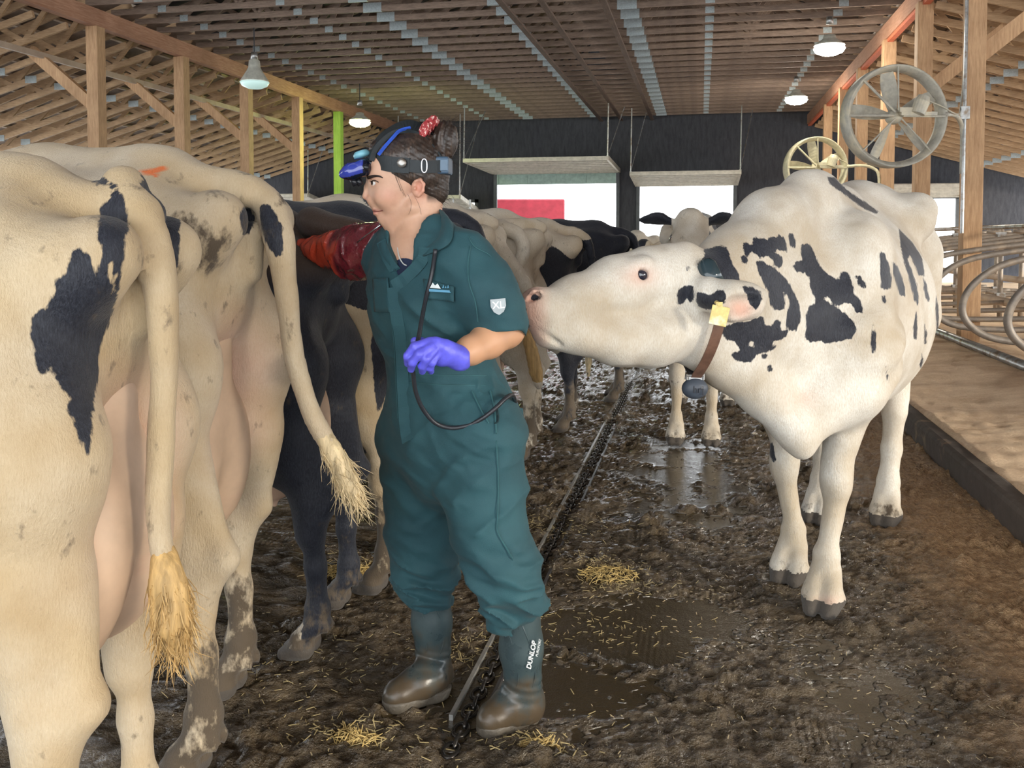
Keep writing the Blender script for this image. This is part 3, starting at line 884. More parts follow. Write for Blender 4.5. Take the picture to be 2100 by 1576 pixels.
# ------------------------------------------------------------------ cattle
def coat_material():
    t = NT('cow coat')
    oc = t.coord(); nf = t.noise(260, 3, t.coord((1, 1, 0.28)), 0.7); nm = t.noise(22, 5, t.coord((1, 1, 0.6)), 0.65); nl = t.noise(3.5, 3, oc)
    ne = t.noise(90, 3, t.coord((1, 1, 0.35)))
    tint = t.attr('tint')
    cream = t.mix(t.ramp(nl, [(0.35, (0, 0, 0)), (0.62, (1, 1, 1))]), (0.52, 0.45, 0.35), (0.76, 0.73, 0.66))
    warm = t.mix(t.ramp(nl, [(0.3, (0, 0, 0)), (0.7, (1, 1, 1))]), (0.44, 0.31, 0.16), (0.60, 0.48, 0.31))
    base = t.mix(tint, cream, warm)
    base = t.mix(t.ramp(nf, [(0.3, (0.42, 0.42, 0.42)), (0.62, (0, 0, 0))]), base, (0.42, 0.31, 0.18))
    base = t.mix(t.math('MULTIPLY', t.attr('pink'), t.math('MULTIPLY_ADD', nm, 0.7, 0.5), clamp=True), base, (0.70, 0.40, 0.30))
    base = t.mix(t.attr('orange'), base, (0.72, 0.16, 0.03))
    pd = t.math('MULTIPLY_ADD', t.math('SUBTRACT', ne, 0.5), 0.018, t.attr('patch'))
    pf = t.math('MULTIPLY_ADD', pd, 260.0, 0.5, clamp=True)
    blk = t.mix(t.ramp(nf, [(0.4, (0, 0, 0)), (0.75, (1, 1, 1))]), (0.008, 0.010, 0.018), (0.032, 0.036, 0.05))
    blk = t.mix(t.attr('brown'), blk, (0.06, 0.035, 0.022))
    base = t.mix(pf, base, blk)
    dn = t.math('MULTIPLY_ADD', t.math('SUBTRACT', nm, 0.5), 2.6, t.attr('dirt'))
    df = t.math('MULTIPLY_ADD', dn, 2.4, -0.75, clamp=True)
    base = t.mix(df, base, (0.10, 0.075, 0.05))
    hoof = t.math('GREATER_THAN', t.attr('hoof'), 0.5)
    base = t.mix(hoof, base, (0.085, 0.072, 0.06))
    rg = t.mix(pf, (0.72, 0.72, 0.72), (0.5, 0.5, 0.5))
    t.set(col=base, rough=rg, sheen=0.15, spec=0.3)
    t.bump(t.math('ADD', nf, t.math('MULTIPLY', nm, 1.6)), 0.5, 0.007)
    return t.m
M_COAT = coat_material()
M_SKIN_EYE = NT('cow eye').set(col=(0.012, 0.014, 0.03), rough=0.06, coat=1.0).m
M_UDDER = simple('udder skin', (0.66, 0.47, 0.33), 0.55, scale=5, var=0.12, bump=0.3, dirt=((0.62, 0.33, 0.25), 0.5))

def lerp(a, b, t): return np.asarray(a, float) * (1 - t) + np.asarray(b, float) * t

def hind_leg(S, y, hx, spread, s=1.0, fwd=0.0, hy=None):
    """Hind leg; local x forward, y to the cow's left. hy is where the hoof stands across."""
    q = 1 if y > 0 else -1
    hy = y if hy is None else hy
    ky = lerp([y], [hy], 0.45)[0]
    S.cone((.26, y * 0.8, 1.27), (.17, y * 0.98, 1.02), .168, .160, .07, flat=((0, 1, 0), 0.8))
    S.cone((.46, y * 1.0, 1.17), (.36, y * 1.05, .92), .17, .13, .08, flat=((0, 1, 0), 0.72))
    S.cone((.17, y * 0.98, 1.02), (.15, y * .95, .80), .152, .108, .06, flat=((0, 1, 0), 0.75))
    S.cone((.36, y * 1.05, .92), (.17, ky, .68), .125, .075, .07, flat=((0, 1, 0), 0.75))
    S.cone((.15, y * .95, .80), (.07 + fwd, ky, .59), .09, .058, .05)
    S.cone((.07, y * .95, .82), (-.012 + fwd, ky, .575), .028, .026, .045)     # Achilles tendon
    S.cone((-.012 + fwd, ky, .575), (.045 + fwd, ky, .525), .038, .054, .03)     # point of hock
    S.cone((.075 + fwd, ky, .57), (.07 + fwd, ky, .45), .056, .05, .03, flat=((0, 1, 0), 1.1))
    k2 = lerp([ky], [hy], .5)[0]
    S.chain([(.06 + fwd, ky, .48), (.055 + fwd, k2, .33), (.05 + fwd, hy, .19)], [.045, .035, .036], .03)
    S.cone((.05 + fwd, hy, .175), (.055 + fwd, hy, .14), .046, .044, .025)
    for e in (-1, 1):
        S.cone((.05 + fwd, hy + e * .022, .13), (.105 + fwd, hy + e * .027, .075), .032, .036, .018)
        S.cone((.095 + fwd, hy + e * .03, .05), (.165 + fwd, hy + e * .026, .022), .043, .026, .008)
        S.ell((.012 + fwd, hy + e * .022, .12), (.016, .013, .02), .01)

def front_leg(S, y, x, hx=None, hy=None):
    hx = x if hx is None else hx; hy = y if hy is None else hy
    kx = (x + hx) / 2; ky = (y + hy) / 2
    S.cone((x + .02, y * 1.05, 1.25), (x + .14, y * .95, .98), .17, .13, .08, flat=((0, 1, 0), 0.6))
    S.cone((x + .14, y * .95, .98), (x - .02, y, .82), .12, .095, .06, flat=((0, 1, 0), 0.75))
    S.cone((x - .02, y, .82), (kx, ky, .50), .085, .052, .05)
    S.ell((kx + .01, ky, .46), (.055, .055, .07), .03)
    S.chain([(kx, ky, .42), (hx, hy, .19)], [.042, .034], .03)
    S.cone((hx, hy, .175), (hx + .005, hy, .14), .046, .044, .025)
    for e in (-1, 1):
        S.cone((hx, hy + e * .022, .13), (hx + .055, hy + e * .027, .075), .032, .036, .018)
        S.cone((hx + .045, hy + e * .03, .05), (hx + .115, hy + e * .026, .022), .043, .026, .008)
        S.ell((hx - .038, hy + e * .022, .12), (.016, .013, .02), .01)

def body(S, gaunt=1.0):
    S.cone((.30, 0, 1.36), (.62, 0, 1.33), .21, .24, .1)
    S.ell((.30, 0, 1.22), (.27, .235, .22), .08)
    for e in (-1, 1):
        S.cone((.03, e * .125, 1.40), (.08, e * .14, 1.36), .062, .075, .06)          # pin bones
        S.cone((.56, e * .265, 1.475), (.60, e * .25, 1.43), .05, .085, .07)          # hooks
        S.cone((.56, e * .24, 1.45), (.08, e * .13, 1.38), .065, .05, .11)             # rump edge
    S.cone((.02, 0, 1.475), (.30, 0, 1.515), .045, .06, .05)                           # tail head
    S.chain([(.28, 0, 1.515), (.62, 0, 1.51), (1.2, 0, 1.48), (1.62, 0, 1.50)], [.06, .07, .10, .09], .09)
    S.ell((1.05, 0, 1.02), (.72, .37, .42), .12)
    S.ell((.78, 0, 1.05), (.45, .34, .38), .1)
    S.ell((1.50, 0, 1.06), (.38, .27, .42), .1)
    S.cone((1.62, 0, .86), (1.84, 0, .84), .17, .11, .1)
    S.ell((.60, 0, 1.30), (.20, .24, .10), .08, sub=False)

def udder(S, sz=1.0, drop=0.0, rear=0.0):
    S.ell((.44 - rear * .3, 0, .80 - drop), (.25 * sz, .17 * sz, .20 * sz), .06)
    for e in (-1, 1):
        S.ell((.27 - rear * .6, e * .075 * sz, .82 - drop), (.15 * sz, .105 * sz, .22 * sz), .035)
        S.ell((.52, e * .08 * sz, .76 - drop), (.15 * sz, .10 * sz, .17 * sz), .035)
    S.cone((.17 - rear * .4, 0, 1.1), (.22 - rear * .6, 0, .86 - drop), .075, .11, .06)
    for x in (.25 - rear * .6, .55):
        for e in (-1, 1):
            S.cone((x, e * .08, .62 - drop), (x + .005, e * .085, .565 - drop), .017, .012, .012)

def head_prims(S, poll, muz, side=1.0):
    """A cow's head from poll to muzzle."""
    poll = np.asarray(poll, float); muz = np.asarray(muz, float)
    d = muz - poll; L = np.linalg.norm(d); d /= L
    sd = np.cross((0, 0, 1), d); sd /= np.linalg.norm(sd); up = np.cross(d, sd)
    s = L / .52
    P = lambda a, b, c: poll + d * a * s + sd * b * s + up * c * s
    S.cone(P(.03, 0, -.02), P(.20, 0, -.03), .105 * s, .10 * s, .05)
    S.ell(P(-.0, 0, .03), (.07 * s, .07 * s, .05 * s), .04)
    for e in (-1, 1):
        S.cone(P(.06, e * .05, -.12), P(.22, e * .045, -.13), .075 * s, .06 * s, .05)
        S.ell(P(.16, e * .09, .0), (.045 * s, .035 * s, .035 * s), .03)
    S.cone(P(.20, 0, -.04), P(.46, 0, -.05), .09 * s, .062 * s, .05)
    S.cone(P(.18, 0, -.14), P(.45, 0, -.10), .05 * s, .04 * s, .05)
    S.ell(P(.47, 0, -.05), (.065 * s, .07 * s, .06 * s), .04)
    for e in (-1, 1):
        S.ell(P(.51, e * .04, -.02), (.018, .014, .014), .012, sub=True)
        a = P(.03, e * .09, .0); b = P(-.01, e * .21, .0); c = P(-.01, e * .31, -.02)
        S.chain([a, b, c], [.03 * s, .062 * s, .034 * s], .02, flat=(d, .5))
    return P, s

def finish_cow(name, S, M, patches_fn, cfg, smooth=3):
    """Mesh the solid (local frame) and attach the coat attributes. M = (x, y, rz)."""
    V, Q = S.net(smooth)
    a = M[2]; c, s_ = math.cos(a), math.sin(a); sc = cfg.get('scale', 1.0)
    Wd = np.stack([M[0] + sc * (V[:, 0] * c - V[:, 1] * s_), M[1] + sc * (V[:, 0] * s_ + V[:, 1] * c), V[:, 2] * sc], -1)
    N = vnormals(V, Q)
    Nw = np.stack([N[:, 0] * c - N[:, 1] * s_, N[:, 0] * s_ + N[:, 1] * c, N[:, 2]], -1)
    view = np.array([0, 0, CAMZ]) - Wd; view /= np.linalg.norm(view, axis=1)[:, None]
    facing = (Nw * view).sum(1) > -0.05
    patch = patches_fn(V, Wd, Nw, facing)
    z = V[:, 2]
    nn = fbm(V, 6, 31, 3)
    dirt = np.clip((cfg.get('dirt_h', .42) - z) / .28, 0, 1.0) * cfg.get('dirt', .7) + np.clip(nn - .25, 0, 1) * cfg.get('spot', .8)
    dirt = np.where(z < .1, dirt + .25, dirt) - cfg.get('clean', 0)
    if 'dirt_blobs' in cfg:
        px, py, vv = project(Wd)
        for (bx, by, br, amt) in cfg['dirt_blobs']:
            dirt = dirt + amt * np.exp(-((px - bx) ** 2 + (py - by) ** 2) / br ** 2)
    pink = np.zeros(len(V))
    if 'pink' in cfg: pink = cfg['pink'](V, N)
    attrs = {'patch': patch, 'dirt': dirt, 'pink': np.clip(pink, 0, 1), 'hoof': (z < .055).astype(float) * cfg.get('hoofs', 1),
             'tint': np.clip(cfg.get('tint', .3) + .35 * nn, 0, 1) * np.ones(len(V)),
             'brown': cfg['brown'](V) if 'brown' in cfg else np.zeros(len(V)),
             'orange': cfg['orange'](V, Wd) if 'orange' in cfg else np.zeros(len(V))}
    o = mesh_obj('body', V, Q, M_COAT, None, attrs)
    root = empty(name, (M[0], M[1], 0), M[2]); root.scale = (sc, sc, sc)
    o.parent = root
    return root, o

def inner_pink(V, N):
    """Bare pinkish skin between the thighs."""
    p = np.exp(-(V[:, 1] / .13) ** 2) * np.clip((1.22 - V[:, 2]) / .2, 0, 1) * np.clip((V[:, 2] - .70) / .1, 0, 1) * np.clip((.35 - V[:, 0]) / .1, 0, 1) * np.clip((V[:, 0] + .03) / .05, 0, 1)
    return p * .85

def px_patches(polys, holes=(), extra=None, vmax=None):
    def fn(V, Wd, Nw, facing):
        px, py, vv = project(Wd)
        sd = np.full(len(V), -60.0)
        for pl in polys:
            rng_v = None
            if isinstance(pl, tuple): pl, rng_v = pl
            d = poly_sd(px, py, pl)
            if rng_v is not None: d = np.where((vv > rng_v[0]) & (vv < rng_v[1]), d, -60)
            sd = np.maximum(sd, d)
        for pl in holes: sd = np.minimum(sd, -poly_sd(px, py, pl))
        back = fbm(V, 2.3, 77, 2) * 40 - 6
        sd = np.where(facing, sd, back)
        return np.clip(sd, -60, 60) * vv / F
    return fn

def blob_patches(seed, thr, scale=2.2, force=None):
    def fn(V, Wd, Nw, facing):
        d = (fbm(V, scale, seed, 3) - thr) * .22
        if force is not None: d = force(V, d)
        return d
    return fn

def zz(poly, ox, oy, s):
    return [(ox + x / s, oy + y / s) for x, y in poly]

def hairs(name, pts, n, L, spread, mat, parent, rng, r=0.0007, to=None):
    m = MB()
    for i in range(n):
        p = pts[rng.randint(len(pts))] + rng.randn(3) * spread
        d = (np.array([0, 0, -1.0]) if to is None else np.asarray(to, float)) + rng.randn(3) * .25
        d = d / np.linalg.norm(d) * L * rng.uniform(.6, 1.1)
        m.tube([p, p + d * .5 + rng.randn(3) * .004, p + d + rng.randn(3) * .008], [r * 1.4, r, r * .3], 3, caps=False)
    o = m.build(name, mat, parent); return o

M_TAILHAIR = simple('golden tail switch hair', (0.56, 0.36, 0.14), 0.6, scale=50, var=0.25, stretch=(1, 1, .1), bump=.6)
M_TAILHAIR2 = simple('cream tail switch hair', (0.68, 0.54, 0.32), 0.6, scale=50, var=0.25, stretch=(1, 1, .1), bump=.6)

def to_local(P, M, sc=1.0):
    P = np.asarray(P, float); a = M[2]; x = (P[..., 0] - M[0]) / sc; y = (P[..., 1] - M[1]) / sc
    return np.stack([x * math.cos(a) + y * math.sin(a), -x * math.sin(a) + y * math.cos(a), P[..., 2] / sc], -1)

def cow_grid(step=.0125, fine=None, x0=-.34, x1=2.75, ytail=.5):
    return Solid(axis(x0, x1, step * 1.25, fine or [(-.35, .8, step)]), axis(-ytail, ytail, step), axis(-.03, 1.68, step))

def make_cow(name, M, sc, cfg, patch_fn, tail=None, tail_r=None, step=.0125, front=True, label='', group=None):
    yt = cfg.get('ytail', .5); cfg['scale'] = sc
    S = cow_grid(step, ytail=yt)
    body(S)
    hl = cfg.get('hind', [(.20, 0.0, .20), (-.20, 0.0, -.20)])
    for (y, f, hy) in hl: hind_leg(S, y, .05, 0, fwd=f, hy=hy)
    for (y, x, hx) in cfg.get('fore', [(.19, 1.52, 1.55), (-.19, 1.52, 1.5)]): front_leg(S, y, x, hx)
    if cfg.get('uddr', 1):
        udder_cfg = cfg.get('udder', (1.0, 0.0, 0.0))
    hd = cfg.get('head', ((2.32, 0, 1.38), (2.70, 0, 1.02)))
    S.chain([(1.68, 0, 1.22), (1.98, 0, 1.26), lerp(hd[0], (1.98, 0, 1.26), .2) - [0, 0, .06]], [.22, .17, .13], .1, flat=((0, 1, 0), .75))
    if hd[1][0] < 2.8: head_prims(S, hd[0], hd[1])
    # cleft under the tail
    S.cone((-.06, 0, 1.30), (-.06, 0, 1.02), .035, .05, .05, sub=True)
    S.cone((.015, 0, 1.36), (.02, 0, 1.26), .035, .032, .03)
    # hollows before the pins and at the flank
    for e in (-1, 1): S.ell((.30, e * .30, 1.46), (.16, .07, .06), .06, sub=True); S.ell((.74, e * .37, 1.26), (.10, .05, .13), .08, sub=True)
    if tail is not None:
        T = to_local(tail, M, sc)
        if cfg.get('root_tail', True): T = np.concatenate([[(.06, 0, 1.49)], T])
        T = bez(T, 5); n = len(T)
        rr = np.interp(np.linspace(0, 1, n), np.linspace(0, 1, len(tail_r)), tail_r)
        S.chain(list(T), list(rr), .014)
    S.displace(lambda P: .006 * fbm(P, 7, 3, 2) + .0022 * fbm(P, (28, 28, 14), 9, 2), .04)
    # flat soles
    S.clip((0, 0, -1), (0, 0, 0.0))
    root, o = finish_cow(name, S, M, patch_fn, cfg)
    if cfg.get('uddr', 1):
        U = Solid(axis(-.15, .85, .012), axis(-.32, .32, .012), axis(.40, 1.25, .012))
        udder(U, *udder_cfg)
        U.displace(lambda P: .004 * fbm(P, 9, 5, 2), .03)
        Vu, Qu = U.net(3)
        mesh_obj('udder', Vu, Qu, cfg.get('umat', M_UDDER), root)
    # eyes
    if hd[1][0] < 2.8:
        p = np.array(hd[0]); d = np.array(hd[1]) - p; L = np.linalg.norm(d); d /= L; s_ = L / .52
        sd = np.cross((0, 0, 1), d); sd /= np.linalg.norm(sd); up = np.cross(d, sd)
        for e in (-1, 1):
            m = MB(); m.lathe([(0.0001, -.02), (.014, -.014), (.02, 0), (.014, .014), (.0001, .02)], p + d * .16 * s_ + sd * e * .108 * s_ + up * .005 * s_, None, 16)
            m.build('eye', M_SKIN_EYE, root, smooth=True)
    if tail is not None and cfg.get('switch'):
        T2 = T[-max(4, int(n * cfg['switch'][0])):]
        SW = Solid(axis(T2[:, 0].min() - .08, T2[:, 0].max() + .08, .006), axis(T2[:, 1].min() - .08, T2[:, 1].max() + .08, .006), axis(T2[:, 2].min() - .09, T2[:, 2].max() + .08, .006))
        k = len(T2); prof = np.interp(np.linspace(0, 1, k), [0, .35, .8, 1], [rr[-k] + .001, cfg['switch'][1] * .9, cfg['switch'][1], cfg['switch'][1] * .5])
        SW.chain(list(T2), list(prof), .01)
        SW.displace(lambda P: .003 * fbm(P, (95, 95, 9), 4, 2) + .002 * fbm(P, (40, 40, 40), 5, 1), .03)
        Vs, Qs = SW.net(1)
        sw = mesh_obj('tail_switch', Vs, Qs, cfg['switch'][2], root)
        if sc * step < .0135:
            rh = np.random.RandomState(8); dn = T2[-1] - T2[-3]; dn /= np.linalg.norm(dn)
            pick = Vs[Vs[:, 2] < np.percentile(Vs[:, 2], 75)]
            hh_ = hairs('switch_hair', pick, 420, .055, .001, cfg['switch'][2], root, rh, .0009, dn); hh_['kind'] = 'stuff'
    tag(root, label, 'cow', group)
    return root, (T if tail is not None else None)

PIA = PI
# --- cow A, nearest left
cA = (-1.05, 1.575, PI + .13)
tA = [WW(255, 378, 1.80), WW(288, 440, 1.74), WW(318, 530, 1.72), WW(334, 640, 1.71), WW(335, 790, 1.71), WW(327, 950, 1.70), WW(326, 1080, 1.68), WW(345, 1200, 1.66), WW(358, 1330, 1.66)]
E = lambda p: zz(p, 0, 300, 2.626)
A1 = E([(455, 150), (560, 165), (630, 215), (670, 280), (690, 380), (692, 450), (672, 500), (668, 600), (650, 700), (630, 800), (600, 920), (560, 1030), (535, 1100), (530, 1200), (520, 1300), (505, 1400), (495, 1500), (490, 1600), (470, 1670), (440, 1600), (410, 1540), (390, 1470), (365, 1420), (365, 1380), (382, 1360), (330, 1310), (300, 1240), (270, 1190), (240, 1225), (200, 1210), (190, 1130), (175, 1050), (165, 980), (175, 920), (220, 880), (255, 870), (285, 810), (300, 780), (290, 730), (350, 690), (365, 620), (390, 560), (425, 540), (480, 590), (515, 680), (520, 720), (530, 680), (545, 600), (545, 540), (525, 490), (530, 400), (550, 310), (600, 270), (605, 240), (580, 205), (520, 210)])
A1h = E([(580, 632), (610, 625), (612, 700), (605, 785), (592, 740)])
A2 = E([(735, 215), (775, 185), (755, 145), (830, 150), (900, 200), (955, 260), (975, 380), (965, 500), (965, 640), (935, 700), (915, 640), (900, 560), (880, 430), (850, 350), (800, 290)])
cfgA = dict(tint=.85, dirt=.15, spot=.2, dirt_h=.3, udder=(1.2, .0, .12), pink=inner_pink, switch=(.2, .036, M_TAILHAIR), ytail=.5,
            hind=[(.205, .05, .21), (-.185, .10, -.19)])
make_cow('dairy_cow', cA, .975, cfgA, px_patches([(A1, (0.9, 2.05)), (A2, (1.75, 2.6))], [A1h]), tA, [.036, .035, .032, .030, .027, .024, .022, .021, .018, .010], .0115,
         label='cream cow at the left edge seen from behind, large ragged black patch on its hip')
# --- cow B
cB = (-1.17, 2.22, PI)
tB = [WW(545, 410, 2.42), WW(570, 480, 2.38), WW(582, 560, 2.37), WW(592, 640, 2.36), WW(605, 740, 2.35), WW(640, 850, 2.33), WW(690, 940, 2.31), WW(730, 1030, 2.30)]
B1 = E([(1300, 330), (1350, 330), (1372, 390), (1362, 430), (1332, 490), (1305, 475), (1292, 400)])
B2 = E([(1393, 322), (1450, 308), (1492, 370), (1522, 440), (1522, 592), (1480, 592), (1440, 540), (1405, 430)])
B3 = zz([(0, 385), (60, 350), (200, 460), (290, 560), (315, 650), (300, 760), (300, 1380), (250, 1340), (200, 1000), (80, 700)], 300, 280, 4.925)
def orangeB(V, Wd):
    px, py, vv = project(Wd)
    a = poly_sd(px, py, [(284, 351), (336, 341), (344, 346), (300, 361)]); b = poly_sd(px, py, [(312, 358), (325, 356), (325, 366), (314, 362)])
    return np.clip(np.maximum(a, b) / 2 + .5, 0, 1)
cfgB = dict(tint=.7, dirt=.75, dirt_h=.5, spot=.35, udder=(1.15, .05, .03), pink=inner_pink, switch=(.22, .026, M_TAILHAIR2), orange=orangeB, ytail=.55,
            dirt_blobs=[(420, 480, 60, .6), (400, 520, 45, .5), (530, 480, 22, .5), (575, 415, 16, .6), (410, 620, 45, .15), (440, 1180, 25, .3), (405, 1250, 25, .35)],
            hind=[(.21, 0, .20), (-.20, .12, -.2)])
make_cow('dairy_cow', cB, 1.03, cfgB, px_patches([(B1, (1.8, 2.6)), (B2, (2.1, 2.6))]), tB, [.038, .034, .034, .028, .023, .021, .020, .018, .009], .012,
         label='cream cow second from the left, orange paint mark on its back')
# --- cow C, black
cC = (-1.19, 2.88, PI + .06)
tC = [WW(640, 455, 2.98), WW(700, 470, 2.93), WW(755, 482, 2.95), WW(810, 500, 3.05), WW(850, 560, 3.15)]
cfgC = dict(tint=.4, dirt=.5, dirt_h=.35, spot=.1, udder=(1.1, .05, .02), ytail=.6, brown=lambda V: np.clip((V[:, 2] - 1.30) / .08, 0, 1) * np.clip((.35 - V[:, 0]) / .1, 0, 1) * .9,
            hind=[(.20, .0, .17), (-.20, .03, -.25)])
def blackC(V, d):
    leg = (V[:, 2] < .45) & (fbm(V, (9, 9, 3), 61, 2) > .42)
    return np.where(leg, -.02, .05)
make_cow('dairy_cow', cC, .945, cfgC, blob_patches(3, 0, force=blackC), tC, [.055, .05, .045, .038, .032, .03], .0125,
         label='black cow being examined, its raised tail lying over the woman\'s red sleeve')
# --- cow D
cD = (-1.14, 3.46, PI)
D1p = [(590, 405), (640, 430), (700, 452), (800, 470), (800, 560), (790, 640), (745, 636), (700, 620), (690, 600), (640, 560), (590, 520)]
D2p = [(768, 668), (800, 660), (810, 760), (785, 830), (775, 850), (770, 820), (765, 760), (760, 700)]
D3p = [(700, 905), (745, 915), (752, 930), (735, 940), (705, 930)]
cfgD = dict(tint=.8, dirt=.95, dirt_h=.55, spot=.35, udder=(.95, .0, .0), ytail=.5)
def patchD(V, Wd, Nw, facing):
    d = px_patches([D1p, D2p, D3p])(V, Wd, Nw, facing)
    return np.maximum(d, np.where((V[:, 2] > 1.18), np.minimum((V[:, 2] - 1.2) * .6, .4 - V[:, 0] * .35 + .3), -1))
tD = [WW(790, 500, 3.65), WW(800, 640, 3.62), WW(810, 800, 3.6), WW(815, 950, 3.6)]
make_cow('dairy_cow', cD, .965, cfgD, patchD, tD, [.045, .035, .025, .02, .015], .015, label='tan and black cow between the black cow and the woman, its leg muddy')
# --- receding row
def straight_tail(M, sc, sway=0.0, L=1.0):
    f = lambda x, y, z: np.array([M[0] + sc * (x * math.cos(M[2]) - y * math.sin(M[2])), M[1] + sc * (x * math.sin(M[2]) + y * math.cos(M[2])), z * sc])
    return [f(-.05, 0, 1.42), f(-.09, sway * .2, 1.2), f(-.07, sway * .5, .9), f(-.06, sway, 1.4 - L)]
row = [((-1.1, 4.15, PI), 1.0, 41, .05, 'black and white cow in the row, hidden behind the woman', .4),
       ((-1.12, 4.85, PI), 1.0, 42, .55, 'dusty white cow seen right behind the woman\'s shoulder', .25),
       ((-0.98, 5.62, PI), .99, 43, .6, 'white cow with looped tail right of the woman\'s shoulder', .25),
       ((-0.86, 6.5, PI), .965, 44, -.1, 'black and white cow with a white saddle, behind the big cow\'s nose', .3),
       ((-0.62, 7.75, PI), .97, 45, -.3, 'dark cow at the far end of the row beside the middle cow\'s ear', .3)]
for i, (M, sc, seed, thr, lb, tint) in enumerate(row):
    tl = straight_tail(M, sc, .03 * (-1) ** i)
    tr = [.045, .03, .022, .016]
    sw = (.35, .028, M_TAILHAIR2)
    if i == 1:
        tl = [WW(955, 452, 5.25), WW(1000, 480, 5.1), WW(1040, 530, 5.05), WW(1070, 575, 5.05), WW(1085, 610, 5.1)]; tr = [.05, .05, .045, .042, .04, .04]; sw = None
    if i == 2:
        tl = [WW(1025, 465, 5.5), WW(1062, 480, 5.45), WW(1074, 515, 5.42), WW(1058, 560, 5.4), WW(1068, 640, 5.35), WW(1090, 720, 5.3), WW(1105, 790, 5.3)]; tr = [.045, .045, .04, .036, .03, .03, .03]; sw = (.28, .04, M_TAILHAIR)
    def wh(V, d, i=i):
        if i == 1 or i == 2: return d - .05
        if i == 3: return np.minimum(d + .03, (1.36 + .12 * noise3(V, 5, 8) - V[:, 2]) * 1.0) 
        if i == 4: return np.where(V[:, 2] < .25, d, np.maximum(d, .02))
        return d
    cfg = dict(tint=tint, dirt=.8, dirt_h=.5, spot=.3, udder=(.95, 0, 0), ytail=.62, switch=sw,
               hind=[(.2, .0, .2), (-.2, .03, -.2)])
    make_cow('dairy_cow', M, sc, cfg, blob_patches(seed, thr, force=wh), tl, tr, .019, label=lb)
# --- cow facing the camera in the alley
cM = (.04, 7.75, -PI / 2 - .05)
cfgM = dict(tint=.12, dirt=.25, dirt_h=.25, spot=.1, uddr=0, head=((2.15, .0, 1.53), (2.42, .0, 1.12)), ytail=.45, fore=[(.12, 1.55, 1.60), (-.12, 1.55, 1.60)])
def earM(V, d):
    ear = (np.abs(V[:, 1]) > .115) & (V[:, 0] > 1.95) & (V[:, 2] > 1.3)
    return np.where(ear, .03, np.where(V[:, 0] < 1.4, d, -.04))
make_cow('dairy_cow', cM, .985, cfgM, blob_patches(51, .0, force=earM), straight_tail(cM, 1.0), [.04, .03, .02, .02], .016,
         label='white-faced cow with black ears standing in the alley, facing the camera')
for (M, sc, seed, lb) in [((.55, 10.7, -PI / 2 - .05), .93, 61, 'pale cow standing far back behind the white-faced cow'), ((-.85, 11.8, -PI / 2 + .1), .93, 62, 'brown and white cow farthest back in the alley')]:
    cfg = dict(tint=.3, dirt=.5, uddr=0, ytail=.45, head=((2.2, .05, 1.42), (2.5, .05, 1.05)))
    make_cow('dairy_cow', M, sc, cfg, blob_patches(seed, .25), straight_tail(M, sc), [.04, .03, .02, .02], .022, label=lb)
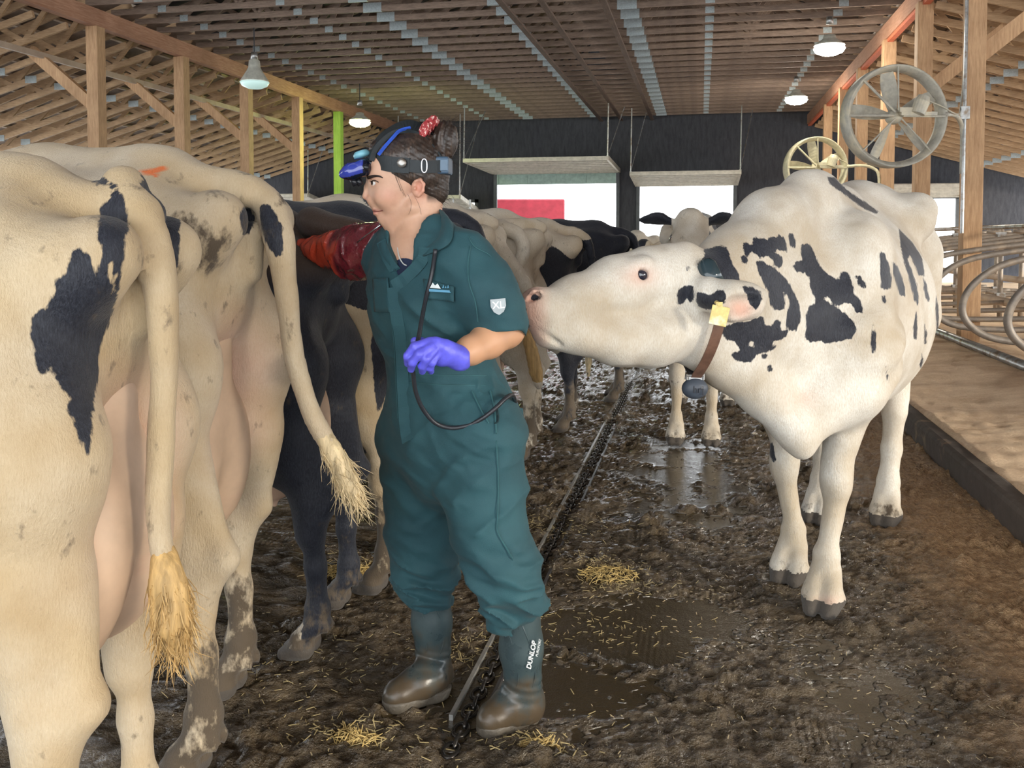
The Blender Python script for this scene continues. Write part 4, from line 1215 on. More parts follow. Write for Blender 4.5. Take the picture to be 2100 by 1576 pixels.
# ------------------------------------------------------------------ the spotted cow nosing the woman
cow0 = to_world((2.04, 4.96, 0)); cH = math.atan2(-.854, -.52) + YAW
cS = (float(cow0[0]), float(cow0[1]), cH); sS = 1.07
def build_spotted():
    L = lambda px, py, v: to_local(to_world(W(px, py, v)), cS, sS)
    R = lambda px, v: px * v / F / sS
    S = Solid(axis(-.3, 2.95, .016, [(.9, 1.75, .012), (1.9, 2.95, .0065)]), axis(-.85, .55, .0125, [(-.8, -.12, .0075)]), axis(-.03, 1.68, .012, [(.9, 1.45, .0075)]))
    fl = ((0, 1, 0), .7)
    # trunk
    S.cone((.30, 0, 1.34), (.62, 0, 1.31), .21, .24, .1)
    S.ell((.30, 0, 1.20), (.27, .235, .22), .08)
    for e in (-1, 1):
        S.cone((.03, e * .125, 1.38), (.08, e * .14, 1.34), .062, .075, .06)
        S.cone((.56, e * .25, 1.43), (.60, e * .23, 1.38), .055, .085, .07)
        S.cone((.56, e * .22, 1.41), (.08, e * .13, 1.36), .065, .05, .11)
    S.chain([(.02, 0, 1.45), (.30, 0, 1.47), (.7, 0, 1.45), (1.2, 0, 1.42), (1.5, 0, 1.46), (1.62, 0, 1.475)], [.045, .06, .07, .08, .075, .06], .09)
    S.ell((1.08, 0, 1.00), (.70, .35, .43), .12)
    S.ell((.85, 0, .98), (.5, .34, .38), .1)
    S.ell((1.45, 0, 1.06), (.36, .25, .40), .1)
    S.cone((1.60, 0, 1.36), (1.66, 0, 1.05), .10, .20, .12, flat=fl)
    # legs
    S.cone((.26, .16, 1.22), (.30, .17, .95), .16, .14, .07); S.cone((.26, -.16, 1.22), (.30, -.19, .95), .16, .14, .07)
    for (y, kx, ky, hx, hy) in ((.17, .47, .15, .58, .137), (-.17, .58, -.14, .70, -.136)):
        S.cone((.32, y, .93), (kx, ky, .66), .13, .065, .06)
        S.cone((kx - .05, ky, .62), (kx + .01, ky, .56), .036, .055, .03)
        S.chain([(kx + .01, ky, .6), (kx + .04, ky, .5), ((kx + hx) / 2, (ky + hy) / 2, .33), (hx - .02, hy, .19)], [.06, .052, .042, .042], .03)
        S.cone((hx - .02, hy, .175), (hx, hy, .14), .05, .046, .025)
        for e in (-1, 1):
            S.cone((hx, hy + e * .022, .13), (hx + .05, hy + e * .027, .075), .034, .038, .018)
            S.cone((hx + .04, hy + e * .03, .05), (hx + .11, hy + e * .026, .022), .045, .028, .008)
            S.ell((hx - .05, hy + e * .02, .12), (.018, .014, .02), .01)
    for (y, x0, kx, ky, hx, hy) in ((.18, 1.56, 1.665, .13, 1.72, .11), (-.18, 1.50, 1.51, -.09, 1.50, -.06)):
        S.cone((x0 + .02, y * 1.05, 1.22), (x0 + .10, y * 1.1, .96), .17, .14, .08, flat=((0, 1, 0), .62))
        S.cone((x0 + .10, y * 1.05, .96), (lerp([x0], [kx], .5)[0], y, .80), .14, .105, .06, flat=((0, 1, 0), .8))
        S.cone((lerp([x0], [kx], .5)[0], y, .82), (kx - .005, ky, .52), .098, .055, .05)
        S.ell((kx + .012, ky, .455), (.058, .058, .085), .03)
        S.chain([(kx, ky, .40), (hx - .005, hy, .19)], [.040, .033], .03)
        S.cone((hx - .005, hy, .18), (hx, hy, .14), .048, .044, .025)
        for e in (-1, 1):
            S.cone((hx, hy + e * .022, .13), (hx + .045, hy + e * .03, .075), .033, .038, .018)
            S.cone((hx + .04, hy + e * .033, .05), (hx + .10, hy + e * .03, .022), .044, .028, .007)
            S.ell((hx - .042, hy + e * .022, .12), (.016, .013, .022), .01)
    # neck
    ln = np.array([0.62, 0.78, 0.0])
    S.chain([L(1450, 585, 3.09), L(1520, 545, 3.2), L(1585, 465, 3.34), L(1648, 412, 3.47)], [.115, .125, .12, .075], .08)
    S.chain([L(1425, 650, 3.07), L(1500, 655, 3.17), L(1570, 660, 3.28), L(1650, 640, 3.42)], [.135, .17, .22, .27], .1, flat=(ln, .72))
    S.chain([L(1430, 705, 3.06), L(1500, 745, 3.14), L(1570, 810, 3.18), L(1625, 880, 3.17), L(1644, 925, 3.15)], [.06, .07, .07, .05, .022], .07)
    S.chain([L(1720, 730, 3.36), L(1680, 820, 3.27), L(1652, 895, 3.18)], [.175, .10, .035], .09)
    S.chain([L(1765, 700, 3.33), L(1755, 800, 3.28)], [.12, .10], .08)
    S.displace(lambda P: .009 * np.sin(P[:, 0] * 30 + P[:, 2] * 46 + 3 * fbm(P, 4, 2, 2)) * np.exp(-(((P[:, 0] - 1.72) / .16) ** 2 + ((P[:, 2] - .95) / .17) ** 2)), .05)
    # head
    hx = lambda k, dv=0.0: None
    S.chain([L(1400, 580, 3.05), L(1330, 572, 2.97), L(1262, 592, 2.90), L(1180, 622, 2.82), L(1122, 640, 2.76)], [R(62, 3.05), R(60, 2.97), R(60, 2.9), R(50, 2.82), R(44, 2.76)], .05)
    for dv in (-.045, .045):
        S.chain([L(1398, 655, 3.06 + dv), L(1335, 690, 2.97 + dv), L(1265, 697, 2.9 + dv), L(1190, 685, 2.82 + dv * .7), L(1125, 685, 2.765 + dv * .4)], [R(58, 3), R(56, 2.97), R(45, 2.9), R(32, 2.8), R(22, 2.75)], .05)
    S.ell(L(1402, 527, 3.05), R(32, 3), .04); S.ell(L(1370, 545, 3.01), R(42, 3), .04)
    S.ell(L(1100, 628, 2.745), (R(36, 2.7), R(40, 2.7), R(38, 2.7)), .035)
    S.cone(L(1322, 545, 2.865), L(1300, 548, 2.85), R(17, 2.85), R(12, 2.85), .03)       # brow over the eye
    S.ell(L(1313, 563, 2.855), R(17, 2.85), .015, sub=True)
    S.chain([L(1298, 578, 2.862), L(1312, 584, 2.858), L(1328, 578, 2.866)], [R(6, 2.85)] * 3, .012)
    S.chain([L(1296, 562, 2.860), L(1308, 548, 2.856), L(1322, 548, 2.860), L(1332, 560, 2.87)], [R(6, 2.85)] * 4, .012)
    S.chain([L(1066, 668, 2.72), L(1085, 672, 2.69), L(1120, 690, 2.70), L(1150, 706, 2.74)], [.010, .012, .010, .005], .008, sub=True)   # mouth line
    def surf(px, py):
        v = np.arange(2.4, 3.2, .002); P = np.array([L(px, py, q) for q in v])
        ix = np.clip(np.searchsorted(S.x, P[:, 0]), 0, len(S.x) - 1); iy = np.clip(np.searchsorted(S.y, P[:, 1]), 0, len(S.y) - 1); iz = np.clip(np.searchsorted(S.z, P[:, 2]), 0, len(S.z) - 1)
        k = np.nonzero(S.D[ix, iy, iz] < 0)[0]; return v[k[0]]
    sv = [surf(1090, 613), surf(1104, 607)]
    S.chain([L(1083, 606, sv[0]), L(1094, 598, sv[0]), L(1108, 598, sv[1]), L(1114, 606, sv[1] + .004), L(1110, 616, sv[1])], [R(4.5, 2.7)] * 5, .008)
    S.chain([L(1090, 613, sv[0] + .003), L(1104, 607, sv[1] + .003)], [R(8.5, 2.7), R(6.5, 2.7)], .006, sub=True)
    # near ear
    S.chain([L(1415, 590, 2.97), L(1455, 604, 2.91), L(1500, 617, 2.88)], [R(24, 3), R(30, 3), R(38, 3)], .025, flat=((0, 1, .0), .9))
    S.chain([L(1500, 617, 2.875), L(1532, 616, 2.885), L(1560, 606, 2.91)], [R(40, 3), R(36, 3), R(16, 3)], .02)
    S.chain([L(1492, 640, 2.80), L(1520, 632, 2.80), L(1545, 620, 2.825)], [R(25, 3), R(28, 3), R(14, 3)], .012, sub=True)
    # far ear
    S.chain([L(1425, 560, 3.14), L(1455, 560, 3.24), L(1470, 570, 3.3)], [R(20, 3), R(26, 3), R(12, 3)], .02)
    S.displace(lambda P: .004 * fbm(P, 8, 3, 2) + .0018 * fbm(P, (30, 30, 14), 9, 2), .04)
    S.clip((0, 0, -1), (0, 0, 0))
    Z = lambda p: zz(p, 1020, 350, 2.1875)
    pol = [Z(p) for p in [
        [(925, 352), (945, 350), (1000, 335), (1030, 345), (1045, 395), (1060, 430), (1085, 465), (1088, 500), (1070, 512), (1020, 510), (985, 495), (940, 480), (905, 450), (900, 420), (930, 385)],
        [(1100, 330), (1120, 322), (1140, 335), (1150, 300), (1185, 305), (1210, 310), (1225, 295), (1250, 300), (1262, 285), (1285, 300), (1300, 330), (1298, 365), (1275, 360), (1255, 355), (1240, 370), (1265, 375), (1280, 395), (1278, 425), (1262, 440), (1240, 425), (1235, 400), (1215, 385), (1180, 390), (1155, 375), (1140, 360), (1125, 385), (1108, 370), (1102, 350)],
        [(1090, 385), (1110, 380), (1125, 400), (1120, 420), (1095, 415)],
        [(1305, 275), (1325, 280), (1340, 320), (1335, 350), (1315, 340), (1305, 305)],
        [(1160, 410), (1185, 402), (1230, 430), (1265, 455), (1300, 490), (1330, 540), (1345, 580), (1360, 620), (1358, 680), (1340, 720), (1310, 720), (1295, 690), (1300, 640), (1310, 600), (1300, 560), (1285, 545), (1290, 600), (1285, 625), (1245, 628), (1225, 600), (1215, 545), (1195, 500), (1170, 460)],
        [(1360, 335), (1390, 325), (1415, 350), (1430, 390), (1450, 430), (1480, 465), (1530, 490), (1545, 450), (1580, 465), (1595, 510), (1600, 550), (1630, 580), (1640, 640), (1610, 640), (1590, 600), (1560, 590), (1530, 610), (1500, 590), (1480, 565), (1460, 575), (1500, 600), (1560, 640), (1600, 680), (1615, 720), (1590, 755), (1540, 765), (1480, 780), (1450, 765), (1400, 770), (1378, 750), (1385, 690), (1385, 640), (1400, 605), (1425, 600), (1420, 560), (1400, 520), (1395, 480), (1380, 460), (1340, 455), (1325, 430), (1340, 410), (1370, 400), (1362, 370)],
        [(1605, 475), (1625, 472), (1655, 510), (1655, 530), (1635, 525), (1612, 505)],
        [(990, 700), (1040, 690), (1080, 680), (1120, 680), (1160, 660), (1195, 655), (1200, 690), (1230, 700), (1250, 670), (1270, 680), (1270, 720), (1310, 715), (1300, 740), (1265, 765), (1240, 760), (1235, 790), (1260, 780), (1240, 805), (1200, 815), (1160, 830), (1140, 860), (1100, 860), (1070, 850), (1050, 830), (1060, 815), (1090, 810), (1070, 770), (1030, 760), (1005, 730)],
        [(1185, 830), (1200, 818), (1215, 828), (1205, 848), (1188, 845)], [(1212, 880), (1225, 872), (1238, 885), (1230, 905), (1215, 900)],
        [(1685, 685), (1695, 720), (1700, 780), (1695, 820), (1680, 820), (1675, 770), (1680, 720)],
        [(1715, 360), (1735, 370), (1755, 420), (1770, 480), (1765, 530), (1740, 535), (1722, 525), (1718, 450)],
        [(1775, 410), (1795, 430), (1815, 480), (1828, 530), (1830, 565), (1805, 560), (1790, 510), (1775, 460)],
        [(1800, 260), (1830, 290), (1860, 320), (1880, 350), (1905, 390), (1915, 450), (1915, 475), (1890, 470), (1870, 420), (1850, 380), (1840, 400), (1860, 450), (1880, 510), (1890, 570), (1885, 610), (1870, 580), (1855, 520), (1840, 460), (1820, 400), (1808, 330)],
        [(1910, 480), (1925, 510), (1938, 570), (1935, 590), (1920, 570), (1912, 530)], [(1880, 630), (1885, 700), (1880, 760), (1868, 755), (1866, 700)],
        [(1915, 690), (1927, 730), (1925, 780), (1915, 775)], [(1905, 820), (1912, 850), (1900, 890), (1892, 880)],
        [(1968, 560), (1980, 620), (1980, 700), (1970, 790), (1962, 780), (1970, 700), (1966, 620)],
        [(1480, 28), (1515, 30), (1560, 80), (1600, 110), (1650, 140), (1710, 185), (1700, 195), (1650, 175), (1600, 140), (1540, 95), (1490, 60)],
        [(1725, 560), (1738, 565), (1745, 590), (1738, 598), (1728, 590)], [(1742, 880), (1755, 920), (1755, 960), (1746, 930)]]]
    pol = [(p, (2.96, 9)) for p in pol]
    pol += [(Z(p), (2.0, 3.12)) for p in [
        [(808, 560), (815, 530), (850, 515), (880, 520), (885, 570), (870, 590), (850, 575), (835, 600), (808, 600)],
        [(895, 545), (930, 550), (960, 560), (985, 535), (1010, 535), (1030, 560), (1020, 590), (1000, 615), (940, 625), (900, 610), (890, 580)],
        [(848, 425), (862, 430), (860, 450), (850, 452)], [(1090, 520), (1140, 520), (1180, 545), (1190, 580), (1160, 625), (1130, 600), (1120, 560)],
        [(60, 560), (98, 560), (104, 600), (128, 618), (132, 640), (120, 660), (150, 700), (135, 708), (110, 690), (60, 640)]]]
    pol += [([(1087, 612), (1093, 606), (1103, 605), (1108, 610), (1103, 616), (1093, 617)], (2.5, 2.75))]  # nostril hollow: its shade painted in as a black coat patch
    pol += [([(1583, 905), (1588, 918), (1592, 945), (1585, 950), (1575, 920)], (3, 4))]
    holes = [Z([(1130, 765), (1150, 770), (1148, 795), (1132, 790)])]
    pf = px_patches(pol, holes)
    def pink(V, N):
        a = cS[2]; c, s_ = math.cos(a), math.sin(a)
        Wd = np.stack([cS[0] + sS * (V[:, 0] * c - V[:, 1] * s_), cS[1] + sS * (V[:, 0] * s_ + V[:, 1] * c), V[:, 2] * sS], -1)
        px, py, vv = project(Wd)
        m = (vv < 3.15)
        p = np.clip(1.0 - (px - 1092) / 40, 0, 1) * (py > 560) * m
        p += .75 * np.exp(-(((px - 1312) / 34) ** 2 + ((py - 566) / 22) ** 2)) * m
        p += 1.1 * np.exp(-(((px - 1518) / 28) ** 2 + ((py - 634) / 20) ** 2)) * (vv < 2.98)
        p += .35 * np.exp(-(((px - 1645) / 30) ** 2 + ((py - 820) / 22) ** 2))
        p += .5 * np.exp(-(((px - 1700) / 30) ** 2 + ((py - 1235) / 14) ** 2))
        return p
    cfg = dict(tint=.04, clean=.3, dirt=.35, dirt_h=.22, spot=.0, scale=sS, pink=pink, dirt_blobs=[(1600, 500, 16, .25), (1608, 470, 14, .3), (1830, 1050, 25, .3)])
    root, o = finish_cow('dairy_cow', S, cS, pf, cfg, smooth=1)
    U = Solid(axis(.1, .95, .015), axis(-.3, .3, .015), axis(.45, 1.1, .015)); 
    U.ell((.52, 0, .78), (.26, .17, .18), .05)
    Vu, Qu = U.net(2); mesh_obj('udder', Vu, Qu, M_UDDER, root)
    # eye
    ec = L(1313, 564, 2.868)
    m = MB(); th = np.linspace(-PI / 2, PI / 2, 13); m.lathe([(max(.0001, 1 * .0255 * math.cos(a)), .0255 * math.sin(a)) for a in th], ec, None, 24)
    m.build('eye', M_SKIN_EYE, root, smooth=True)
    tag(root, 'large white cow with scattered black spots, nosing the woman\'s elbow', 'cow')
    return root
SPOT = build_spotted()

def ribbon(pts, nrm, w, th):
    """Flat strap: pts path, nrm outward directions, width along path-cross-normal."""
    pts = np.asarray(pts, float); T = np.gradient(pts, axis=0); T /= np.linalg.norm(T, axis=1)[:, None]
    V = []; Fq = []
    w = np.broadcast_to(w, (len(pts),))
    for i in range(len(pts)):
        n = nrm[i] - T[i] * nrm[i].dot(T[i]); n /= np.linalg.norm(n); b = np.cross(T[i], n)
        for (a, c) in ((-1, 1), (1, 1), (1, -1), (-1, -1)): V.append(pts[i] + b * a * w[i] / 2 + n * c * th / 2)
    for i in range(len(pts) - 1):
        for q in range(4): Fq.append((4 * i + q, 4 * i + (q + 1) % 4, 4 * i + 4 + (q + 1) % 4, 4 * i + 4 + q))
    Fq += [(3, 2, 1, 0), tuple(4 * (len(pts) - 1) + q for q in range(4))]
    return V, Fq

def lroot(name, px, py, v):
    p = W(px, py, v); r = empty(name, tuple(to_world(p)), YAW); return r, p

M_STRAP = simple('brown leather strap', (0.17, 0.09, 0.06), 0.5, scale=20, var=.2)
M_STRAPD = simple('black strap', (0.015, 0.015, 0.02), 0.5)
M_TAGY = simple('yellow plastic tag', (0.78, 0.62, 0.22), 0.4, scale=50, dirt=((0.85, 0.8, 0.6), .5))
M_BLK = simple('black plastic', (0.012, 0.014, 0.02), 0.3)
M_WEIGHT = simple('dark grey plastic weight', (0.06, 0.075, 0.10), 0.45, scale=30)
rc, p0 = lroot('neck_collar', 1440, 650, 3.05)
path = bez([W(1438, 522, 3.06), W(1462, 548, 2.985), W(1481, 600, 2.925), W(1478, 650, 2.905), W(1465, 700, 2.92), W(1447, 742, 2.965), W(1426, 776, 3.03)], 6)
cen = W(1440, 650, 3.07)
m = MB(); m.add(*ribbon(path - p0, [(p - cen) * [1, 1, 1] for p in path], .034, .006)); m.build('strap', M_STRAP, rc, smooth=False)
path2 = bez([W(1426, 776, 3.03), W(1408, 742, 3.14), W(1395, 690, 3.22), W(1398, 610, 3.23), W(1415, 545, 3.16), W(1438, 522, 3.06)], 6)
m = MB(); m.add(*ribbon(path2 - p0, [(p - cen) for p in path2], .034, .006)); m.build('strap', M_STRAPD, rc)
wc = W(1425, 797, 3.03) - p0
m = MB(); th = np.linspace(-PI / 2, PI / 2, 15); Rw = np.diag([1.25, .8, 1.0]); m.lathe([(max(.0002, .036 * math.cos(a)), .036 * math.sin(a)) for a in th], wc, Rw, 32)
wt = m.build('weight', M_WEIGHT, rc, smooth=True)
m = MB(); m.tube([wc + [-.028, -.005, .044], wc + [.028, -.005, .044]], .005, 8); m.tube([wc + [-.028, -.005, .03], wc + [-.028, -.005, .05]], .004, 6); m.tube([wc + [.028, -.005, .03], wc + [.028, -.005, .05]], .004, 6)
m.box(wc + [0, 0, .036], (.045, .014, .012)); m.build('buckle', M_GALV, rc)
m = MB()   # transponder lying on the neck top
tp = W(1455, 560, 2.955) - p0
m.lathe([(.0002, .05), (.022, .046), (.035, .03), (.038, 0), (.040, -.04), (.0, -.042)], tp, np.array([[.92, 0, -.28], [.1, .7, .3], [.28, -.2, .92]]), 22)
m.build('transponder', simple('glossy dark transponder', (0.03, 0.05, 0.06), 0.12, scale=10), rc, smooth=True)
tag(rc, 'brown leather collar with a dark round weight on the spotted cow\'s neck', 'collar')

def text(name, body, size, loc, rot, mat, parent, ext=.0006, shear=0.0, bold=False):
    cu = bpy.data.curves.new(name, 'FONT'); cu.body = body; cu.size = size; cu.extrude = ext; cu.shear = shear
    cu.align_x = 'CENTER'; cu.align_y = 'CENTER'
    if bold: cu.offset = size * .02
    cu.materials.append(mat)
    o = bpy.data.objects.new(name, cu); COL.objects.link(o); o.parent = parent; o.location = tuple(loc)
    me = bpy.data.meshes.new_from_object(o); me.name = name
    bpy.data.objects.remove(o); o = bpy.data.objects.new(name, me); COL.objects.link(o); o.parent = parent; o.location = tuple(loc)
    if isinstance(rot, Matrix): o.rotation_euler = rot.to_euler()
    else: o.rotation_euler = rot
    return o
text('raised_mark', 'hrj', .034, wc + [.006, -.031, .0], (PI / 2, 0, 0), simple('raised dark mark', (0.01, 0.012, 0.02), .4), rc, ext=.002)
re_, pe = lroot('ear_tag', 1475, 648, 2.80)
m = MB(); tq = math.radians(-12); Rq = np.array([[math.cos(tq), 0, -math.sin(tq)], [0, 1, 0], [math.sin(tq), 0, math.cos(tq)]])
m.box((0, 0, 0), (.056, .004, .062), Rq); m.build('tag_plate', M_TAGY, re_, bevel=.004)
m = MB(); m.tube([(0, -.005, .036), (0, .05, .04)], .007, 10); m.box((0, 0, .033), (.02, .005, .02)); m.build('tag_stud', M_TAGY, re_)
tag(re_, 'worn yellow ear tag hanging under the spotted cow\'s near ear', 'ear tag')
# ------------------------------------------------------------------ the woman
def skin_mat():
    t = NT('skin'); oc = t.coord(); n = t.noise(30, 4, oc); n2 = t.noise(7, 2, oc)
    base = t.ramp(n, [(0.3, (0.56, 0.33, 0.225)), (0.7, (0.65, 0.40, 0.28))])
    base = t.mix(t.math('MULTIPLY', t.attr('red'), 0.75, clamp=True), base, (0.62, 0.20, 0.14))
    base = t.mix(t.attr('lip'), base, (0.50, 0.17, 0.14))
    base = t.mix(t.attr('tan'), base, (0.62, 0.33, 0.18))
    base = t.mix(t.attr('hairline'), base, (0.07, 0.045, 0.03))
    t.set(col=base, rough=0.48, sss=0.12).bump(n, 0.06, 0.002)
    t.b.inputs['Subsurface Radius'].default_value = (0.01, 0.004, 0.002)
    return t.m
M_SKIN = skin_mat()
def cloth_mat():
    t = NT('teal cotton coverall'); oc = t.coord(); n = t.noise(5, 4, oc); w = t.noise(420, 2, oc); n3 = t.noise(24, 4, oc)
    base = t.ramp(n, [(0.3, (0.012, 0.056, 0.072)), (0.7, (0.022, 0.088, 0.106))])
    base = t.mix(t.ramp(n3, [(0.6, (0, 0, 0)), (0.85, (0.35, 0.35, 0.35))]), base, (0.05, 0.11, 0.12))
    t.set(col=base, rough=0.78, sheen=0.04)
    t.bump(t.math('ADD', w, t.math('MULTIPLY', n3, 1.5)), 0.25, 0.003)
    return t.m
M_CLOTH = cloth_mat()
M_STITCH = simple('pale teal stitching', (0.035, 0.12, 0.135), 0.8)
M_GLOVE = simple('blue violet nitrile glove', (0.13, 0.13, 0.78), 0.38, scale=25, var=.12, bump=.25, dirt=((0.22, 0.20, 0.25), .6))
def hair_mat():
    t = NT('brown hair'); n = t.noise(60, 5, t.coord((1.0, 1.0, .16)), .75); n2 = t.noise(9, 2, t.coord())
    base = t.ramp(n, [(0.35, (0.012, 0.008, 0.006)), (0.58, (0.045, 0.028, 0.020)), (0.8, (0.19, 0.125, 0.085))])
    t.set(col=base, rough=0.42, spec=.6).bump(n, 0.6, 0.004)
    return t.m
M_HAIR = hair_mat()
def boot_mat():
    t = NT('dark green rubber boot'); oc = t.coord(); n = t.noise(14, 5, oc); sx = t.n('ShaderNodeSeparateXYZ', {'Vector': oc})
    base = t.ramp(n, [(0.3, (0.035, 0.055, 0.062)), (0.7, (0.065, 0.095, 0.10))])
    f = t.math('MULTIPLY_ADD', sx.outputs['Z'], -7.0, t.math('MULTIPLY_ADD', n, 3.4, -.45), clamp=True)
    base = t.mix(f, base, (0.07, 0.05, 0.03))
    t.set(col=base, rough=t.ramp(n, [(.3, (.22, .22, .22)), (.7, (.42, .42, .42))])).bump(n, .35, .006)
    return t.m
M_BOOT = boot_mat()
t = NT('dark red plastic sleeve'); n = t.noise(16, 5, t.coord((1, 1, 1)), .7)
sx = t.attr('wet')
t.set(col=t.mix(sx, t.ramp(n, [(.3, (.10, .012, .018)), (.7, (.24, .03, .04))]), (.62, .07, .03)), rough=.16, coat=.6, spec=.7).bump(n, .8, .012)
M_SLEEVE = t.m

WO = W(930, 1490, 2.56); WO[2] = 0.0
WR = empty('person', tuple(to_world(WO)), YAW)
def wl(V): return V - WO
def part(name, S, mat, parent=WR, smooth=1, attrs=None, org=None):
    V, Q = S.net(smooth)
    at = attrs(V) if attrs else None
    o_ = WO if org is None else org
    return mesh_obj(name, V - o_, Q, mat, parent, at)
def pxs(pt, v): return pt * v / F
VM = 2.55    # middle plane of the head
def Hd(px, py, dv=0.0): return W(px, py, VM + dv)
e1 = VM / F  # metres per pixel there

def hand(S, g=0.0, k=.006):
    """Left hand curled over the cable. g grows the surface for the glove."""
    wr = W(938, 733, 2.285)
    S.chain([wr, W(915, 722, 2.262), W(893, 712, 2.245)], [.026 + g, .028 + g, .027 + g], .012, flat=((.3, .9, .3), .8))
    S.chain([W(905, 735, 2.262), W(888, 725, 2.25)], [.021 + g, .019 + g], .012)
    fingers = [([(880, 702, 2.235), (851, 711, 2.212), (835, 731, 2.218), (835, 745, 2.236)], .0105),
               ([(884, 712, 2.225), (860, 727, 2.200), (846, 744, 2.208), (843, 757, 2.228)], .0105),
               ([(889, 720, 2.225), (874, 737, 2.205), (866, 751, 2.217), (866, 762, 2.238)], .010),
               ([(896, 728, 2.235), (886, 744, 2.222), (882, 755, 2.236), (884, 762, 2.252)], .0088)]
    for pts, r in fingers:
        P = [W(*p) for p in pts]
        S.chain(P, [r * 1.15 + g, r + g, r * .93 + g, r * .82 + g], .0045)
    S.chain([W(912, 728, 2.29), W(888, 715, 2.30), W(866, 704, 2.288), W(851, 700, 2.268)], [.016 + g, .014 + g, .0115 + g, .010 + g], .008)

def build_body():
    xs = axis(-.72, .32, .009, [(W(735, 0, VM)[0] - WO[0] + WO[0] - .0, W(925, 0, VM)[0], .0028), (W(820, 0, 2.25)[0], W(950, 0, 2.25)[0], .004)])
    S = Solid(axis(-.62, .12, .009, [(W(735, 400, VM)[0], W(905, 400, VM)[0], .0028)]), axis(2.08, 3.0, .010, [(2.19, 2.31, .0045), (VM - .1, VM + .1, .0032)]),
              axis(.02, 1.72, .010, [(W(0, 500, VM)[2], W(0, 320, VM)[2], .0028), (W(0, 770, 2.25)[2], W(0, 690, 2.25)[2], .0045)]))
    # skull and face
    S.ell(Hd(840, 345), (78 * e1, .074, 72 * e1), .03)
    S.ell(Hd(812, 392), (50 * e1, .060, 58 * e1), .03)
    S.ell(Hd(787, 350), (33 * e1, .058, 36 * e1), .03)
    S.cone(Hd(800, 452), Hd(797, 460), 15 * e1, 12 * e1, .02)
    for s in (-1, 1):
        S.cone(Hd(846, 425, s * .050), Hd(806, 458, s * .016), 15 * e1, 12 * e1, .022)
        S.ell(Hd(789, 404, s * .040), (20 * e1, .018, 17 * e1), .02)        # cheek
        S.cone(Hd(764, 357, s * .022), Hd(775, 356, s * .044), 6.5 * e1, 6 * e1, .012)  # brow ridge
    S.cone(Hd(780, 430), Hd(786, 448), 13 * e1, 12 * e1, .015)
    S.chain([Hd(759, 363), Hd(753, 384), Hd(749.5, 400)], [5.5 * e1, 5.6 * e1, 5.6 * e1], .008)
    S.ell(Hd(750.5, 404), (7 * e1, .010, 6 * e1), .006)
    for s in (-1, 1):
        S.ell(Hd(759, 409, s * .013), (7 * e1, .008, 6 * e1), .006)
        S.ell(Hd(757, 415.5, s * .009), (3.2 * e1, .0035, 2.0 * e1), .003, sub=True)
        S.ell(Hd(764, 375, s * .033), (9 * e1, .017, 8 * e1), .010, sub=True)
    S.ell(Hd(768, 418), (9 * e1, .020, 8 * e1), .01)
    S.cone(Hd(770, 378), Hd(770, 412), 12 * e1, 14 * e1, .015); S.ell(Hd(776, 400), (14 * e1, .034, 24 * e1), .015)
    S.ell(Hd(770, 429.5), (7 * e1, .021, 4.2 * e1), .005)
    S.ell(Hd(772, 438), (7 * e1, .019, 4.6 * e1), .005)
    S.chain([Hd(759, 434), Hd(771, 433.5, -.02), Hd(783, 432, -.036)], [.0022, .002, .0012], .003, sub=True)
    S.chain([Hd(759, 434), Hd(771, 433.5, .02), Hd(783, 432, .036)], [.0022, .002, .0012], .003, sub=True)
    for s in (-1, 1):      # eyelids around the ball
        S.ell(Hd(769.5, 375, s * .0305), (9.2 * e1, .0145, 8.4 * e1), .003)
        S.ell(Hd(764, 375.4, s * .040), (7.5 * e1, .012, 3.6 * e1), .0012, sub=True)
        S.chain([Hd(760, 371.5, s * .027), Hd(766, 369.5, s * .043), Hd(775, 373, s * .049)], [.0024, .0026, .0018], .003)
    # ear (near and far)
    for s in (-1, 1):
        S.ell(Hd(857, 386, s * .070), (13 * e1, .011, 19 * e1), .006)
        S.chain([Hd(852, 372, s * .079), Hd(862, 368, s * .082), Hd(869, 378, s * .083), Hd(867, 392, s * .081), Hd(858, 402, s * .077)], [3.2 * e1] * 5, .004)
        S.ell(Hd(857, 384, s * .086), (7 * e1, .012, 11 * e1), .003, sub=True)
        S.ell(Hd(851, 387, s * .080), (3 * e1, .004, 4 * e1), .003)
    # neck and trunk (under the clothes)
    S.chain([Hd(866, 415), Hd(862, 462), Hd(862, 520)], [42 * e1, 42 * e1, 50 * e1], .012)
    S.chain([Hd(855, 440), Hd(812, 449)], [20 * e1, 13 * e1], .02)
    lat = np.array([.6, -.8, 0]); fr = np.array([-.8, -.6, 0])
    S.chain([W(850, 535, 2.56), W(868, 620, 2.57), W(895, 760, 2.58), W(925, 860, 2.57)], [.11, .13, .115, .13], .04, flat=(fr, .75))
    S.chain([W(800, 535, 2.70), W(868, 520, 2.56), W(945, 540, 2.45)], [.055, .06, .055], .03)
    # near arm
    S.chain([W(960, 550, 2.43), W(1010, 620, 2.43), W(1043, 668, 2.45)], [.052, .046, .043], .03)
    S.ell(W(1035, 676, 2.45), .042, .03)
    S.chain([W(1035, 680, 2.445), W(1000, 700, 2.385), W(965, 719, 2.33), W(938, 733, 2.285)], [.045, .043, .034, .0255], .03, flat=((.2, .9, .3), .92))
    # far arm, reaching into the cow
    S.chain([W(800, 530, 2.72), W(745, 525, 2.80), W(680, 520, 2.86), W(630, 510, 2.92)], [.05, .045, .036, .03], .02)
    hand(S, -.0016)
    # legs
    S.chain([W(965, 880, 2.47), W(1000, 1070, 2.42), W(1058, 1230, 2.46), W(1068, 1400, 2.5)], [.08, .05, .030, .022], .03)
